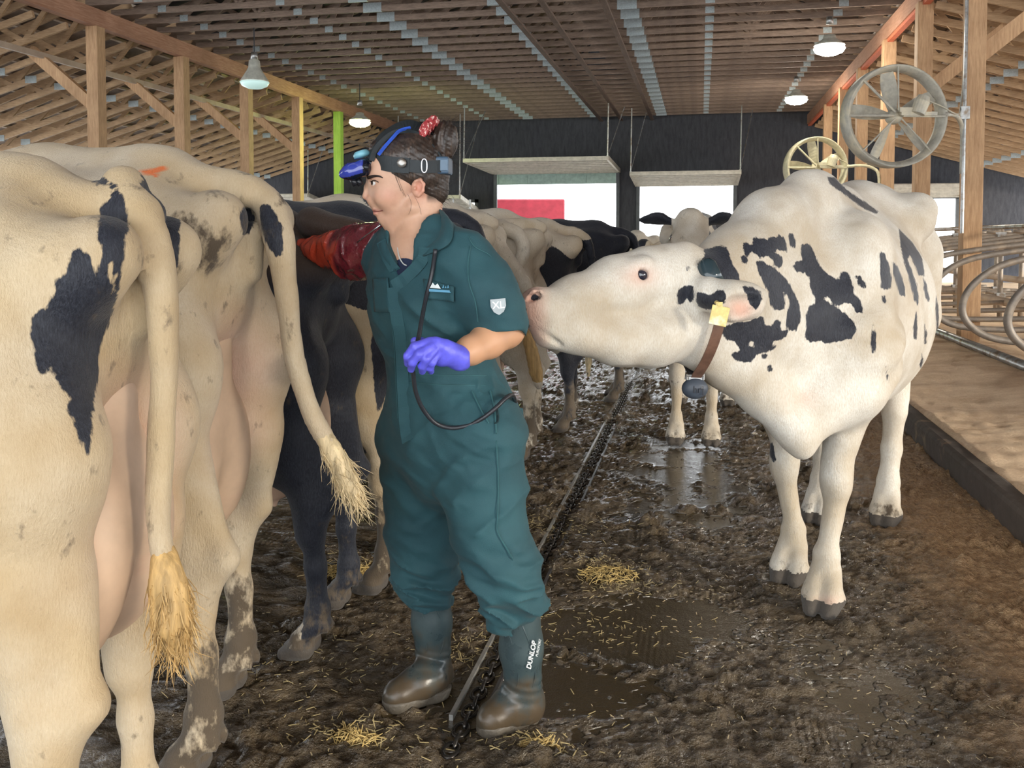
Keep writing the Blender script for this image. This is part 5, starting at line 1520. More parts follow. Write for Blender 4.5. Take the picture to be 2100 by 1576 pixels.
    S.chain([W(880, 880, 2.64), W(866, 1060, 2.66), W(882, 1230, 2.68), W(885, 1370, 2.70)], [.08, .05, .030, .022], .03)
    S.chain([W(1068, 1400, 2.5), W(1070, 1460, 2.52), W(1010, 1500, 2.45)], [.026, .026, .018], .02)
    S.chain([W(885, 1370, 2.70), W(890, 1410, 2.71), W(815, 1440, 2.64)], [.026, .026, .018], .02)
    def at(V):
        px, py, vv = project(to_world(V))
        head = (py < 480) & (V[:, 2] > 1.3)
        near = np.abs(vv - VM) < .12
        g = lambda cx, cy, sx, sy: np.exp(-(((px - cx) / sx) ** 2 + ((py - cy) / sy) ** 2))
        red = g(750, 405, 14, 12) * .25 + g(795, 402, 24, 18) * .35 + g(862, 385, 16, 22) * .7 + g(800, 450, 20, 16) * .15 + g(1045, 672, 22, 16) * .3
        lip = g(766, 434.5, 12, 5.5) * (np.abs(vv - VM) < .03) * .9
        tan = ((px > 925) & (py > 640) & (py < 780)) * .8 + .35 * g(865, 480, 60, 40)
        hl = np.clip((px - 806 - (py - 350) * .42) / 8, 0, 1) * np.clip((372 - py) / 10, 0, 1) * .9 + np.clip((px - 873) / 5, 0, 1) * np.clip((418 - py) / 12, 0, 1) * .9
        return {'red': np.where(head | (py > 600), red, 0), 'lip': np.where(head, lip, 0), 'tan': np.clip(tan, 0, 1), 'hairline': np.where(head, hl, 0)}
    part('body', S, M_SKIN, attrs=at)
    return S
SB = build_body()
HAIRR = NT('dark strand').set(col=(.03, .02, .015), rough=.5).m

def cloth_pt(px, py, off=.002, S=None):
    S = S or COVS
    v = np.arange(2.2, 3.0, .002)
    P = np.array([W(px, py, q) for q in v])
    ix = np.clip(np.searchsorted(S.x, P[:, 0]), 0, len(S.x) - 1); iy = np.clip(np.searchsorted(S.y, P[:, 1]), 0, len(S.y) - 1); iz = np.clip(np.searchsorted(S.z, P[:, 2]), 0, len(S.z) - 1)
    d = S.D[ix, iy, iz]
    k = np.nonzero(d < 0)[0]
    return W(px, py, v[k[0]] - off) if len(k) else W(px, py, 2.5)
# eyes, brows, lashes
for s in (-1, 1):
    c = Hd(769.8, 375.4, s * .0315) - WO
    th = np.linspace(-PI / 2, PI / 2, 13)
    m = MB(); m.lathe([(max(.0001, .0116 * math.cos(a)), .0116 * math.sin(a)) for a in th], c, [[0, 0, 1], [0, 1, 0], [-1, 0, 0]], 20)
    ey = m.build('eye', NT('eye white').set(col=(.72, .68, .64), rough=.12).m, WR, smooth=True)
    gd = np.array([-.86, s * .42, .0]); gd /= np.linalg.norm(gd)
    if s < 0: gd = np.array([-.80, -.58, -.02]); gd /= np.linalg.norm(gd)
    sd = np.cross((0, 0, 1), gd); sd /= np.linalg.norm(sd); up = np.cross(gd, sd)
    m = MB(); m.lathe([(.0056, -.0012), (.0056, .0006), (.0045, .0012), (.0001, .0016)], c + gd * .0105, np.stack([sd, up, gd], 1), 18)
    m.build('iris', NT('dark brown iris').set(col=(.035, .018, .010), rough=.08).m, ey, smooth=True)
M_BROW = NT('dark brow hair').set(col=(.018, .010, .008), rough=.6).m
m = MB(); m.tube(bez([cloth_pt(x, y, .0002, SB) for x, y in ((765, 434), (770, 434), (777, 433.5), (785, 431.5))], 6) - WO, [.0006] + [.0012] * 17 + [.0005], 6); m.build('mouth_line', NT('mouth line').set(col=(.20, .06, .05), rough=.5).m, WR)
for s in (-1, 1):
    m = MB(); P = [cloth_pt(x, y, .0005, SB) for x, y in ((755, 365.5), (762, 362.5), (771, 361), (779, 362), (785, 365))]
    if s > 0: P = [p * [1, -1, 1] + [0, 2 * VM, 0] for p in P]
    m.tube(bez(P, 6) - WO, np.interp(np.linspace(0, 1, 25), [0, .3, 1], [.0042, .0042, .0015]), 6); m.build('eyebrow', M_BROW, WR, smooth=True)
    m = MB(); m.tube(bez([cloth_pt(x, y, .0012, SB) * [1, 1, 1] for x, y in ((760, 373), (765, 370.5), (771, 371), (776, 374))], 6) - WO, .0012, 5) if s < 0 else m.box(Hd(766, 372, .047) - WO, (.012, .002, .002)); m.build('eyelash', M_BROW, WR)

# hair
S = Solid(axis(-.46, -.08, .0035), axis(VM - .12, VM + .12, .0042), axis(1.38, 1.76, .0035))
S.ell(Hd(846, 335), (78 * e1, .084, 68 * e1), .02)
S.ell(Hd(870, 358), (48 * e1, .080, 50 * e1), .02)
S.ell(Hd(790, 310), (34 * e1, .055, 28 * e1), .02)
S.ell(Hd(885, 392), (30 * e1, .050, 34 * e1), .02)
S.ell(Hd(895, 388), (24 * e1, .04, 32 * e1), .015)
S.chain([Hd(885, 410), Hd(882, 440), Hd(883, 452)], [17 * e1, 9 * e1, 4 * e1], .015)
S.ell(Hd(914, 288, -.005), (27 * e1, .040, 40 * e1), .003)
S.ell(Hd(903, 292, -.028), (13 * e1, .018, 32 * e1), .003)
# keep the face and ear clear
S.ell(Hd(772, 395), (46 * e1, .11, 50 * e1), .015, sub=True)
S.ell(Hd(815, 420), (44 * e1, .12, 50 * e1), .015, sub=True)
for s in (-1, 1): S.ell(Hd(857, 390, s * .09), (15 * e1, .03, 21 * e1), .006, sub=True)
S.displace(lambda P: .0009 * np.sin((P[:, 0] * .8 + P[:, 2] * 1.4) * 420 + 5 * fbm(P, 12, 3, 2)) + .0022 * fbm(P, (40, 20, 90), 6, 2), .02)
S.displace(lambda P: .003 * np.sin((P[:, 0] - P[:, 2] * .2) * 330 + 4 * fbm(P, 20, 4, 2)) * (P[:, 2] > Hd(0, 322)[2]) * (P[:, 0] > Hd(885, 0)[0]), .02)
part('hair', S, M_HAIR, smooth=1)
rs = np.random.RandomState(5)
m = MB()
for i in range(150):
    a = rs.rand() * 2 * PI
    b = Hd(912 + 24 * math.cos(a), 288 + 36 * math.sin(a), rs.randn() * .012) - WO
    o_ = np.array([math.cos(a) * .7 + .5, rs.randn() * .4, -math.sin(a) * .8]); o_ /= np.linalg.norm(o_)
    L = rs.uniform(.012, .045)
    m.tube([b, b + o_ * L * .5 + rs.randn(3) * .004, b + o_ * L + rs.randn(3) * .009], [.0005, .0004, .0002], 3, caps=False)
for i in range(70):
    b = Hd(900 + rs.randn() * 10, 395 + rs.randn() * 16, rs.randn() * .02) - WO
    o_ = np.array([.9, rs.randn() * .4, rs.randn() * .5]); L = rs.uniform(.01, .035)
    m.tube([b, b + o_ * L * .5, b + o_ * L + rs.randn(3) * .006], [.0005, .0004, .0002], 3, caps=False)
for i in range(40):
    b = Hd(758 + rs.rand() * 26, 294 + rs.randn() * 6, rs.randn() * .02) - WO
    o_ = np.array([-.8, rs.randn() * .3, .4 + rs.randn() * .4]); L = rs.uniform(.01, .03)
    m.tube([b, b + o_ * L * .5, b + o_ * L + [0, 0, -.008]], [.0005, .0004, .0002], 3, caps=False)
for (a, b, c, d) in [((812, 352), (820, 375), (828, 395), (833, 405)), ((810, 352), (815, 372), (824, 392), (829, 402)), ((836, 398), (843, 415), (842, 430), (838, 440)), ((850, 402), (858, 418), (862, 430), (864, 440)), ((806, 350), (812, 366), (818, 380), (822, 392))]:
    m.tube(bez([Hd(a[0], a[1], -.075), Hd(b[0], b[1], -.072), Hd(c[0], c[1], -.070), Hd(d[0], d[1], -.064)], 5) - WO, .0004, 4)
m.build('loose_hair', M_HAIR, WR)

# coverall
lat = np.array([.6, -.8, 0]); fr = np.array([-.8, -.6, 0])
def rg(P, sc, seed, oct=2, w=0.0):
    """Ridged noise, 0..1, crests where the field crosses zero."""
    Q_ = P + w * np.stack([noise3(P, 6, seed + 5), noise3(P, 6, seed + 6), noise3(P, 6, seed + 7)], -1)
    n_ = fbm(Q_, sc, seed, oct)
    return (1 - np.clip(np.abs(n_) * 2.6, 0, 1)) ** 1.5
def turn(P, ang, axis_=1):
    c, s_ = math.cos(ang), math.sin(ang); a, b = [(1, 2), (0, 2), (0, 1)][axis_]
    R_ = P.copy(); R_[:, a] = P[:, a] * c - P[:, b] * s_; R_[:, b] = P[:, a] * s_ + P[:, b] * c
    return R_
def folds(P):
    px, py, vv = project(to_world(P))
    g = lambda cx, cy, sx, sy: np.exp(-(((px - cx) / sx) ** 2 + ((py - cy) / sy) ** 2))
    f = .006 * fbm(P, 7, 3, 3) - .004 * rg(turn(P, .2), (9, 9, 22), 71, 2, .03)
    f = f - .012 * rg(turn(P, .5), (3, 4, 11), 21, 2, .03) * (.5 + g(850, 660, 90, 90))
    f = f - .013 * rg(turn(P, -.6), (3, 4, 10), 25, 2, .03) * np.clip((py - 840) / 60, 0, 1) * np.clip((1150 - py) / 60, 0, 1)
    s1 = np.clip((py - 1120) / 70, 0, 1)
    f = f - s1 * .026 * rg(turn(P, .28), (4, 4, 17), 31, 2, .04) + s1 * .007
    s2 = np.exp(-((py - 790) / 30) ** 2) * (px > 830)
    f = f - s2 * .006 * rg(P, (26, 22, 4), 41, 1, .01)
    f = f - .010 * rg(turn(P, .9), (5, 6, 16), 51, 2, .02) * g(1040, 615, 50, 55)
    f = f - .007 * rg(turn(P, -.9), (5, 6, 14), 55, 2, .02) * g(965, 600, 45, 60)
    return f
S = Solid(axis(-.52, .16, .0062), axis(2.22, 2.98, .0075), axis(.28, 1.46, .0062))
FL = (fr, .72)
S.chain([W(858, 520, 2.57), W(868, 600, 2.575), W(893, 700, 2.58), W(905, 770, 2.58)], [.135, .185, .172, .158], .05, flat=FL)
S.chain([W(905, 770, 2.58), W(920, 850, 2.57), W(930, 905, 2.56)], [.158, .198, .185], .05, flat=(fr, .80))
S.chain([W(797, 520, 2.70), W(862, 500, 2.57), W(948, 530, 2.44)], [.055, .075, .065], .045)
S.chain([W(835, 560, 2.60), W(846, 650, 2.58)], [.10, .10], .06, flat=FL)
# near leg
S.chain([W(985, 890, 2.46), W(992, 1000, 2.44), W(1004, 1090, 2.42), W(1035, 1170, 2.43), W(1060, 1225, 2.455)], [.125, .098, .093, .093, .072], .04)
S.chain([W(1055, 1205, 2.45), W(1061, 1240, 2.46)], [.070, .064], .02)
S.chain([W(1028, 1215, 2.42), W(1022, 1268, 2.43)], [.03, .02], .02)
# far leg
S.chain([W(862, 890, 2.64), W(862, 1000, 2.66), W(866, 1090, 2.67), W(873, 1165, 2.68), W(878, 1205, 2.68)], [.118, .100, .093, .085, .072], .04)
S.chain([W(878, 1205, 2.68), W(879, 1228, 2.68)], [.070, .068], .015)
# near sleeve
S.chain([W(950, 535, 2.44), W(985, 590, 2.42), W(1015, 640, 2.425), W(1026, 668, 2.43)], [.078, .078, .070, .072], .035)
S.chain([W(800, 525, 2.70), W(772, 520, 2.76)], [.075, .062], .03)
S.displace(folds, .04)
# openings
S.clip((W(1045, 735, 2.41) - W(1015, 640, 2.43)) / np.linalg.norm(W(1045, 735, 2.41) - W(1015, 640, 2.43)), (99, 0, 0)) if False else None
ax_ = W(1045, 745, 2.40) - W(1015, 640, 2.43); ax_ /= np.linalg.norm(ax_)
S.cone(W(1024, 676, 2.43), W(1036, 730, 2.42), .063, .066, .006, sub=True)
S.cone(W(1046, 730, 2.38), W(1010, 745, 2.33), .072, .072, .004, sub=True)
S.cone(W(852, 425, 2.55), W(848, 500, 2.53), 52 * e1, 49 * e1, .014, sub=True)
S.cone(W(838, 490, 2.50), W(819, 566, 2.43), 40 * e1, 13 * e1, .008, sub=True)
COVS = S
COV = part('coverall', S, M_CLOTH, smooth=1)

def patch_strip(name, pts, w, th, mat, parent=WR, nrm=None, org=None):
    pts = np.asarray(pts, float)
    if nrm is None: nrm = [np.array([0, -1, 0.0])] * len(pts)
    m = MB(); m.add(*ribbon(pts - (WO if org is None else org), nrm, w, th)); return m.build(name, mat, parent)
# surface finder: walk from the camera until the cloth is met
CP = lambda pts, off=.002: [cloth_pt(x, y, off) for x, y in pts]
def on_cloth(name, pts, w, th, mat, n=6, off=.002):
    P = bez(np.array([(x, y) for x, y in pts], float), n)
    Q_ = np.array([cloth_pt(x, y, off) for x, y in P])
    k = np.array([.25, .5, .25])
    for a in range(3):
        for r in range(2): Q_[1:-1, a] = k[0] * Q_[:-2, a] + k[1] * Q_[1:-1, a] + k[2] * Q_[2:, a]
    nr = [np.array([p[0] * 0 - .35, -1.0, .05]) for p in Q_]
    return patch_strip(name, Q_, w, th, mat, WR, nr)
def quad_on_cloth(name, corners, mat, off=.003, n=8, thick=.003, parent=WR):
    """Cloth panel bounded by four picture corners (tl, tr, br, bl)."""
    c = np.asarray(corners, float); V = []
    for j in range(n + 1):
        for i in range(n + 1):
            a, b = i / n, j / n
            p = (1 - b) * ((1 - a) * c[0] + a * c[1]) + b * ((1 - a) * c[3] + a * c[2])
            V.append(cloth_pt(p[0], p[1], off))
    V = np.array(V); G = V.reshape(n + 1, n + 1, 3)
    for r in range(3):
        G[1:-1, 1:-1] = (G[:-2, 1:-1] + G[2:, 1:-1] + G[1:-1, :-2] + G[1:-1, 2:]) / 4 * .6 + G[1:-1, 1:-1] * .4
    V = G.reshape(-1, 3) - WO
    Q_ = np.array([[j * (n + 1) + i, j * (n + 1) + i + 1, (j + 1) * (n + 1) + i + 1, (j + 1) * (n + 1) + i] for j in range(n) for i in range(n)])
    o = mesh_obj(name, V, Q_, mat, parent)
    md = o.modifiers.new('thickness', 'SOLIDIFY'); md.thickness = thick; md.offset = 0
    return o
# collar
def collar(name, pts_top, pts_bot):
    n = 10
    A = bez(np.array(pts_top, float), 5); B = bez(np.array(pts_bot, float), 5)
    m_ = min(len(A), len(B)); A = A[:m_]; B = B[:m_]
    V = np.concatenate([A, (A + B) / 2 + [0, -.006, .004], B]) - WO
    Q_ = np.array([[r * m_ + i, r * m_ + i + 1, (r + 1) * m_ + i + 1, (r + 1) * m_ + i] for r in range(2) for i in range(m_ - 1)])
    o = mesh_obj(name, V, Q_, M_CLOTH, WR); md = o.modifiers.new('thickness', 'SOLIDIFY'); md.thickness = .004; md.offset = 0
    return o
cpo = lambda x, y, o=.010: cloth_pt(x, y, o)
collar('collar_flap', [W(893, 422, 2.57), W(902, 436, 2.51), W(896, 472, 2.468), W(878, 505, 2.435)], [W(918, 445, 2.57), cpo(930, 468), cpo(918, 502), cpo(868, 526)])
collar('collar_flap', [W(795, 466, 2.60), W(797, 482, 2.55), W(804, 506, 2.51), W(815, 540, 2.47)], [W(774, 478, 2.62), cpo(776, 500), cpo(788, 530), cpo(810, 556)])
on_cloth('lapel', [(872, 508), (868, 530), (850, 553), (826, 575), (806, 588)], .034, .004, M_CLOTH, off=.006)
on_cloth('lapel', [(782, 495), (790, 520), (803, 545), (812, 556)], .03, .004, M_CLOTH, off=.006)
# tee shirt inside the neck
S2 = Solid(axis(-.40, -.16, .005), axis(2.36, 2.72, .005), axis(1.24, 1.40, .005))
S2.cone(W(850, 525, 2.53), W(846, 570, 2.51), .062, .07, .02, flat=(fr, .9)); S2.cone(W(856, 440, 2.55), W(852, 512, 2.55), 46 * e1, 46 * e1, .008, sub=True)
part('tee_shirt', S2, simple('navy cotton', (0.012, 0.022, 0.06), .8))
m = MB(); m.tube(bez([W(815, 505, 2.49), W(818, 525, 2.47), W(826, 540, 2.455), W(834, 545, 2.45)], 6) - WO, .0018, 6); m.build('tee_piping', simple('pale piping', (.6, .62, .6)), WR)
# front placket, seams, waistband
on_cloth('zip_placket', [(806, 590), (812, 640), (822, 700), (826, 780), (830, 860), (836, 905)], .036, .002, M_CLOTH, off=.002)
on_cloth('seam', [(797, 590), (800, 640), (808, 700), (812, 780), (816, 860)], .0018, .002, M_STITCH, off=.0055)
on_cloth('seam', [(958, 478), (972, 505), (1000, 520), (1008, 528)], .002, .002, M_STITCH, off=.004)
on_cloth('seam', [(965, 505), (960, 540), (962, 580), (975, 620), (980, 660)], .002, .002, M_STITCH, off=.003)
on_cloth('seam', [(1018, 905), (1022, 980), (1021, 1060), (1022, 1095), (1045, 1135), (1052, 1150)], .003, .0025, M_STITCH, off=.003)
for yy in (768, 788):
    on_cloth('seam', [(840, yy - 4), (900, yy + 2), (960, yy + 2), (1028, yy + 4)], .0016, .002, M_STITCH, off=.003)
quad_on_cloth('chest_pocket', [(868, 572), (930, 588), (930, 620), (872, 612)], M_CLOTH, off=.006)
quad_on_cloth('chest_pocket', [(764, 572), (796, 570), (800, 640), (768, 640)], M_CLOTH, off=.005)
on_cloth('pocket_edge', [(968, 802), (985, 838), (1003, 868)], .003, .003, M_STITCH, off=.004)
on_cloth('pocket_edge', [(1005, 802), (1014, 838), (1018, 890)], .004, .003, M_STITCH, off=.004)
on_cloth('pocket_slit', [(1017, 840), (1019, 855), (1018, 868)], .012, .003, NT('dark pocket opening').set(col=(.01, .03, .035), rough=.9).m, off=.004)
# back pocket flaring at the hip
pk = [W(1052, 838, 2.52), W(1070, 842, 2.55), W(1072, 880, 2.55), W(1050, 950, 2.50), W(1040, 900, 2.47)]
m = MB(); A = np.array(pk) - WO; B = A + [-.035, .03, 0]
m.add(np.concatenate([A, B]), [(0, 1, 2, 3, 4), (9, 8, 7, 6, 5)] + [(i, (i + 1) % 5, 5 + (i + 1) % 5, 5 + i) for i in range(5)]); m.build('hip_pocket', M_CLOTH, WR, bevel=.006)
# shield badge and pocket logo
SHV = [(-.5, .55), (.5, .55), (.5, .0), (.32, -.4), (0, -.62), (-.32, -.4), (-.5, 0)]
cpt = cloth_pt(1022, 629, .006) - WO
nrm = np.array([.12, -.98, .12]); nrm /= np.linalg.norm(nrm); ux = np.array([.98, .12, .08]); ux -= nrm * ux.dot(nrm); ux /= np.linalg.norm(ux); uz = np.cross(ux, -nrm) * 1.0
if uz[2] < 0: uz = -uz
m = MB(); V = [cpt + ux * a * .040 + uz * b * .036 + nrm * d for d in (.0025, -.002) for a, b in SHV]
m.add(V, [tuple(range(7)), tuple(range(13, 6, -1))] + [(i, i + 7, (i + 1) % 7 + 7, (i + 1) % 7) for i in range(7)]); m.build('sleeve_badge', simple('silver grey badge', (.38, .43, .45), .5), WR)
RM = Matrix(np.stack([ux, uz, nrm], 1).tolist())
text('badge_lettering', 'XL', .026, cpt + nrm * .0035 + uz * .003, RM, simple('white lettering', (.8, .85, .86), .5), WR, bold=True)
c2 = cloth_pt(903, 591, .014) - WO; n2 = np.array([-.35, -.93, .05]); n2 /= np.linalg.norm(n2); ux2 = np.cross((0, 0, 1), -n2); ux2 /= np.linalg.norm(ux2)
if ux2[0] < 0: ux2 = -ux2
uz2 = np.cross(n2, ux2); uz2 = uz2 if uz2[2] > 0 else -uz2
M_LOGO = simple('light blue embroidery', (.12, .36, .55), .6); M_LOGW = simple('white embroidery', (.75, .82, .82), .6)
m = MB(); V = [c2 + ux2 * a + uz2 * b + n2 * .001 for a, b in [(-.030, .0), (-.022, .014), (-.015, .006), (-.008, .012), (.002, -.002)]]; m.add(V, [(0, 1, 2, 3, 4)]); m.build('logo_peak', M_LOGW, WR)
m = MB(); V = [c2 + ux2 * a + uz2 * b + n2 * .001 for a, b in [(-.032, -.003), (.034, -.006), (.034, -.012), (-.032, -.010)]]; m.add(V, [(0, 1, 2, 3)]); m.build('logo_line', M_LOGO, WR)
m = MB()
for q in range(4):
    V = [c2 + ux2 * (a + .006 + q * .007) + uz2 * b + n2 * .001 for a, b in [(0, 0), (.003, .009 - .003 * (q % 2)), (.005, .001)]]; m.add(V, [(0, 1, 2)])
m.build('logo_mark', M_LOGO, WR)['kind'] = 'stuff'
# glove
S = Solid(axis(-.27, -.11, .0028), axis(2.17, 2.34, .0034), axis(1.02, 1.17, .0028))
hand(S, .0012)
S.chain([W(925, 727, 2.27), W(938, 733, 2.285), W(944, 737, 2.29)], [.030, .030, .031], .01)
S.displace(lambda P: .0012 * fbm(P, 60, 3, 2), .01)
part('glove', S, M_GLOVE, smooth=1)
m = MB(); 
# red plastic sleeve on the far arm
S = Solid(axis(-.70, -.34, .005), axis(2.66, 3.04, .0065), axis(1.20, 1.46, .005))
S.chain([W(783, 505, 2.735), W(757, 511, 2.76), W(725, 517, 2.80), W(690, 517, 2.84), W(662, 514, 2.87), W(628, 508, 2.94)], [.066, .076, .074, .058, .040, .034], .02)
S.chain([W(705, 535, 2.81), W(748, 545, 2.77)], [.035, .035], .02)
S.displace(lambda P: .006 * fbm(P, 11, 3, 2) - .011 * rg(turn(P, .35), (20, 16, 8), 61, 2, .02), .03)
def wetat(V):
    px, py, vv = project(to_world(V))
    return {'wet': np.clip((688 - px + 14 * noise3(V, 30, 4)) / 14, 0, 1) * (py > 470)}
part('palpation_sleeve', S, M_SLEEVE, attrs=wetat)
m = MB(); cp = W(724, 505, 2.70) - WO
for dz in (-.010, .006):
    m.tube([cp + [-.010, 0, dz - .012], cp + [-.002, 0, dz - .002], cp + [.006, 0, dz]], .0042, 8)
m.tube([cp + [.0, 0, 0], W(752, 482, 2.66) - WO, W(780, 462, 2.62) - WO], [.003, .002, .002], 8)
m.build('sleeve_clip', simple('polished clip', (.5, .5, .52), .2, .9), WR, smooth=True)

# boots
def gp(px, py): return W(px, py, CAMZ * F / (py - 490))
def make_boot(top, ank, heel, toe, r0=.062, seed=0):
    h = np.asarray(heel, float); t_ = np.asarray(toe, float); h[2] = 0; t_[2] = 0
    d = (t_ - h); L = np.linalg.norm(d); d /= L
    P = [(top, r0), (lerp(top, ank, .5), r0 * .96), (ank, .053), (h + d * .05 + [0, 0, .06], .048)]
    P2 = [(h + d * .04 + [0, 0, .05], .044), (h + d * L * .5 + [0, 0, .046], .043), (h + d * L * .78 + [0, 0, .036], .037), (h + d * (L - .03) + [0, 0, .03], .031)]
    root_o = empty('rubber_boot', tuple(h - WO)); root_o.parent = WR
    allp = np.array([p[0] for p in P + P2])
    lo = allp.min(0); hi = allp.max(0)
    S = Solid(axis(lo[0] - .08, hi[0] + .08, .0052), axis(lo[1] - .08, hi[1] + .08, .006), axis(-.01, hi[2] + .02, .0055))
    S.chain([p[0] for p in P], [p[1] for p in P], .03); S.chain([p[0] for p in P2], [p[1] for p in P2], .03)
    S.cone(ank - [0, 0, .02], h + d * L * .40 + [0, 0, .055], .042, .036, .04)
    S.displace(lambda Q: .0016 * fbm(Q, 22, 3 + seed, 2) + .0022 * np.exp(-((Q[:, 2] - .115) / .03) ** 2) * np.sin(Q[:, 2] * 230 + Q[:, 0] * 50 + 2 * noise3(Q, 12, 4)), .02)
    S.clip((0, 0, -1), (0, 0, .012)); S.clip((0, 0, 1), (0, 0, top[2]))
    part('boot_shell', S, M_BOOT, parent=root_o, org=h)
    S = Solid(axis(lo[0] - .09, hi[0] + .09, .0055), axis(lo[1] - .09, hi[1] + .09, .006), axis(-.015, .06, .0045))
    S.chain([h + d * .03 + [0, 0, .02], h + d * L * .5 + [0, 0, .016], h + d * (L - .04) + [0, 0, .018]], [.052, .042, .046], .02)
    S.displace(lambda Q: .004 * fbm(Q, 40, 5, 2), .02)
    S.clip((0, 0, -1), (0, 0, -.006)); S.clip((0, 0, 1), (0, 0, .030))
    part('sole', S, simple('mud caked sole', (.10, .085, .065), .5, scale=30, bump=.7, dirt=((.3, .27, .22), .6)), parent=root_o, org=h)
    # raised seam lines
    for (a0, z0, z1) in ((.35, .10, .33), (-.5, .10, .33)):
        pts = []
        for q in np.linspace(0, 1, 9):
            z = z0 + (z1 - z0) * q; c = lerp(ank, top, min(1, max(0, (z - ank[2]) / (top[2] - ank[2]))))
            rr = r0 * .985 - .012 * max(0, 1 - q * 4)
            an = -PI / 2 + a0 + .35 * math.sin(q * 4)
            pts.append([c[0] + rr * math.cos(an), c[1] + rr * math.sin(an), z])
        m = MB(); m.tube(np.array(pts) - h, .0022, 6); m.build('shaft_seam', M_BOOT, root_o, smooth=True)
    return root_o, h, d, L
n_top = W(1064, 1215, 2.47)
b1, h1, d1, L1 = make_boot(n_top, W(1074, 1440, 2.53), gp(1090, 1492), gp(985, 1532), .060)
b2, h2, d2, L2 = make_boot(W(881, 1160, 2.685), W(890, 1388, 2.73), gp(908, 1440), gp(790, 1478), .060, 3)
bt = W(1090, 1345, 2.437) - h1
zt = np.array([.20, -.03, .98]); zt /= np.linalg.norm(zt); nb = np.array([.33, -.94, 0]); nb -= zt * nb.dot(zt); nb /= np.linalg.norm(nb); yb = np.cross(nb, zt)
RB = Matrix(np.stack([zt, yb, nb], 1).tolist())
M_WHITE = simple('white print', (.75, .78, .78), .4)
text('boot_lettering', 'DUNLOP', .020, bt, RB, M_WHITE, b1, shear=.3, bold=True, ext=.0012)
text('boot_lettering', 'PUROFORT', .010, bt - yb * .016 + zt * .022, RB, M_WHITE, b1, shear=.3, ext=.0012)
tag(WR, 'woman in teal coverall and rubber boots, one arm inside the black cow', 'person')

# ------------------------------------------------------------------ goggles on the head
GO = Hd(740, 345); GR = empty('headset_goggles', tuple(to_world(GO)), YAW)
def hband(pts, w, th, name, mat):
    P = bez(np.array([Hd(*p) for p in pts]), 5); c = Hd(845, 345)
    nr = [(p - c) * [1, 1, .25] for p in P]
    m = MB(); m.add(*ribbon(P - GO, nr, w, th)); return m.build(name, mat, GR)
M_BAND = simple('black elastic band', (.012, .018, .022), .6, scale=60)
hband([(765, 335, .03), (768, 332, -.035), (785, 334, -.066), (808, 338, -.080), (840, 340, -.089)], .042, .006, 'temple_plate', M_BAND)
hband([(828, 339, -.086), (860, 342, -.091), (890, 342, -.080), (912, 340, -.052), (922, 339, -.01)], .034, .004, 'head_band', M_BAND)
hband([(765, 335, .03), (785, 334, .066), (840, 340, .089), (890, 342, .080), (922, 339, -.01)], .034, .004, 'head_band', M_BAND)
hband([(760, 328, -.03), (768, 303, -.034), (790, 278, -.032), (818, 263, -.024), (845, 261, -.02), (872, 276, -.022), (897, 306, -.026), (912, 330, -.03)], .055, .014, 'crown_strap', M_BAND)
hband([(776, 318, -.070), (790, 300, -.067), (806, 282, -.060), (820, 268, -.050), (842, 262, -.043)], .006, .007, 'blue_edging', simple('blue edging', (.03, .10, .55), .5))
m = MB(); m.lathe([(.006, -.002), (.012, -.002), (.013, .003), (.006, .005), (.0, .005)], Hd(824, 334, -.094) - GO, [[1, 0, 0], [0, 0, -1], [0, 1, 0]], 20); m.build('rivet', M_GALV, GR, smooth=True)
bk = [Hd(870 + 5.5 * math.cos(a) * (1 if abs(math.sin(a)) < .99 else 1), 340 + 14 * math.copysign(abs(math.sin(a)) ** .6, math.sin(a)), -.0955) for a in np.linspace(0, 2 * PI, 25)]
m = MB(); m.tube(np.array(bk) - GO, .0018, 6, caps=False); m.build('buckle', simple('pale metal buckle', (.85, .85, .9), .3, .3), GR, smooth=True)
# battery pack
bc = Hd(909, 341, -.03) - GO
m = MB(); m.box(bc, (.042, .075, .048), np.array([[.99, .1, 0], [-.1, .99, 0], [0, 0, 1]])); m.build('battery_pack', simple('dark slate plastic', (.055, .10, .16), .4), GR, bevel=.006)
m = MB(); m.box(bc + [.001, -.039, .0], (.03, .003, .032), np.array([[.99, .1, 0], [-.1, .99, 0], [0, 0, 1]])); m.build('battery_cover', simple('slate plastic cover', (.07, .13, .2), .35), GR, bevel=.002)
# visor
VS = Solid(axis(Hd(690, 0)[0], Hd(775, 0)[0], .003), axis(VM - .09, VM + .09, .004), axis(Hd(0, 390)[2], Hd(0, 300)[2], .003))
VS.chain([Hd(745, 346), Hd(718, 352), Hd(704, 357)], [18 * e1, 16 * e1, 9 * e1], .012)
for s in (-1, 1): VS.chain([Hd(745, 345, s * .042), Hd(718, 353, s * .045), Hd(703, 358, s * .040)], [18 * e1, 15 * e1, 8 * e1], .014)
VS.clip((.35, 0, -.94) / np.linalg.norm((.35, 0, -.94)), Hd(725, 372), .003) if False else None
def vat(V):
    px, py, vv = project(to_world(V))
    return {'blue_top': ((py < 357 + (px - 735) * -.28) & (px < 744)).astype(float)}  # blue upper front of the shell, black elsewhere
t = NT('glossy visor shell'); t.set(col=t.mix(t.attr('blue_top'), (.006, .008, .02), (.035, .055, .34)), rough=.15, coat=.5)
part('visor', VS, t.m, parent=GR, attrs=vat, org=GO)
for (a, b) in (((722, 366), (730, 380)), ((733, 366), (740, 380))):
    for s in (-1, 1):
        m = MB(); m.tube([Hd(a[0], a[1], s * .030) - GO, Hd(b[0], b[1], s * .030) - GO], .009, 12); m.build('eyepiece', M_BLK, GR, smooth=True)
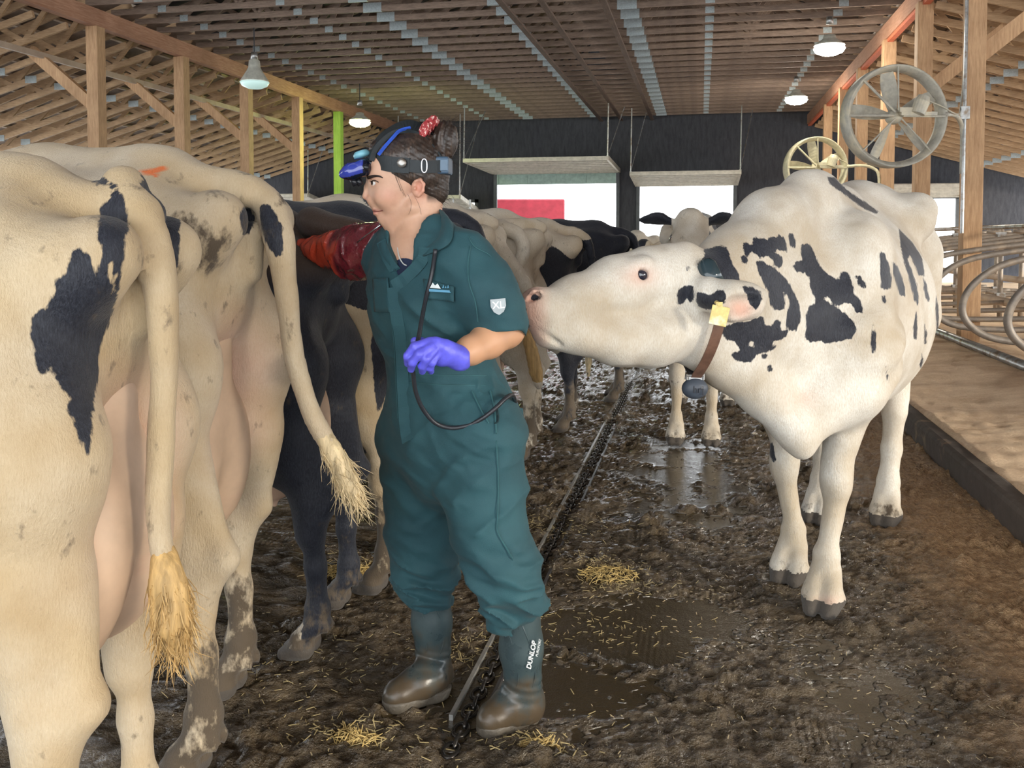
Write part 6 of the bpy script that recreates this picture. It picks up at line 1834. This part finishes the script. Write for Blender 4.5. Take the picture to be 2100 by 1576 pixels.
m = MB(); m.lathe([(.0, .012), (.018, .011), (.024, .004), (.024, -.006), (0, -.008)], Hd(742, 318, -.02) - GO, [[.95, 0, -.3], [0, 1, 0], [.3, 0, .95]], 22); m.build('top_knob', simple('pale teal plastic cap', (.20, .48, .58), .25), GR, smooth=True)
m = MB(); m.tube([Hd(748, 333, -.03) - GO, Hd(765, 336, -.038) - GO], .013, 12); m.tube([Hd(746, 346, -.062) - GO, Hd(756, 341, -.06) - GO], .010, 12); m.build('hinge', M_BLK, GR, smooth=True)
tag(GR, 'black and blue headset goggles strapped round the woman\'s head', 'headset')
# scrunchie
sc_, so = lroot('scrunchie', 877, 268, VM - .01)
S = Solid(axis(so[0] - .05, so[0] + .05, .003), axis(so[1] - .06, so[1] + .06, .003), axis(so[2] - .05, so[2] + .06, .003))
for i in range(18):
    a = 2 * PI * i / 18; b = a + 2 * PI / 18
    f = lambda q: so + np.array([.020 * math.cos(q) - .002, .032 * math.sin(q), .026 * math.cos(q)])
    S.cone(f(a), f(b), .0125, .0125, .006)
S.displace(lambda P: .004 * np.sin(P[:, 0] * 330 + P[:, 1] * 260 + 4 * noise3(P, 60, 3)), .02)
V, Q = S.net(1)
t = NT('red patterned scrunchie'); n = t.noise(120, 2, t.coord()); t.set(col=t.ramp(n, [(.45, (.28, .02, .025)), (.56, (.4, .05, .05)), (.62, (.7, .5, .45))]), rough=.7); t.m.node_tree
mesh_obj('scrunchie_ring', V - so, Q, t.m, sc_)
m = MB(); m.tube([Hd(850, 262, -.01) - so, Hd(838, 264, -.015) - so], [.009, .004], 8); m.build('blue_tab', simple('blue tab', (.1, .14, .6), .5), sc_)
tag(sc_, 'red and white patterned scrunchie round the woman\'s top bun', 'scrunchie')
# probe cable
co, cp0 = lroot('probe_cable', 870, 700, 2.25)
pts = [cloth_pt(893, 512, .02), cloth_pt(886, 560, .015), cloth_pt(874, 610, .014), W(866, 650, 2.30), W(859, 690, 2.262), W(853, 712, 2.245), W(846, 740, 2.238), W(848, 770, 2.25), W(853, 805, 2.28), W(868, 840, 2.31), W(893, 868, 2.33), W(925, 878, 2.34), W(960, 873, 2.34), W(990, 858, 2.335), W(1018, 836, 2.34), W(1036, 818, 2.36), W(1050, 811, 2.40), W(1056, 824, 2.46), W(1050, 845, 2.53)]
m = MB(); m.tube(bez(pts, 6) - cp0, .0058, 10); m.build('cable_run', M_CABLE, co, smooth=True)
tag(co, 'black probe cable looping from the gloved hand round to the hip', 'cable')
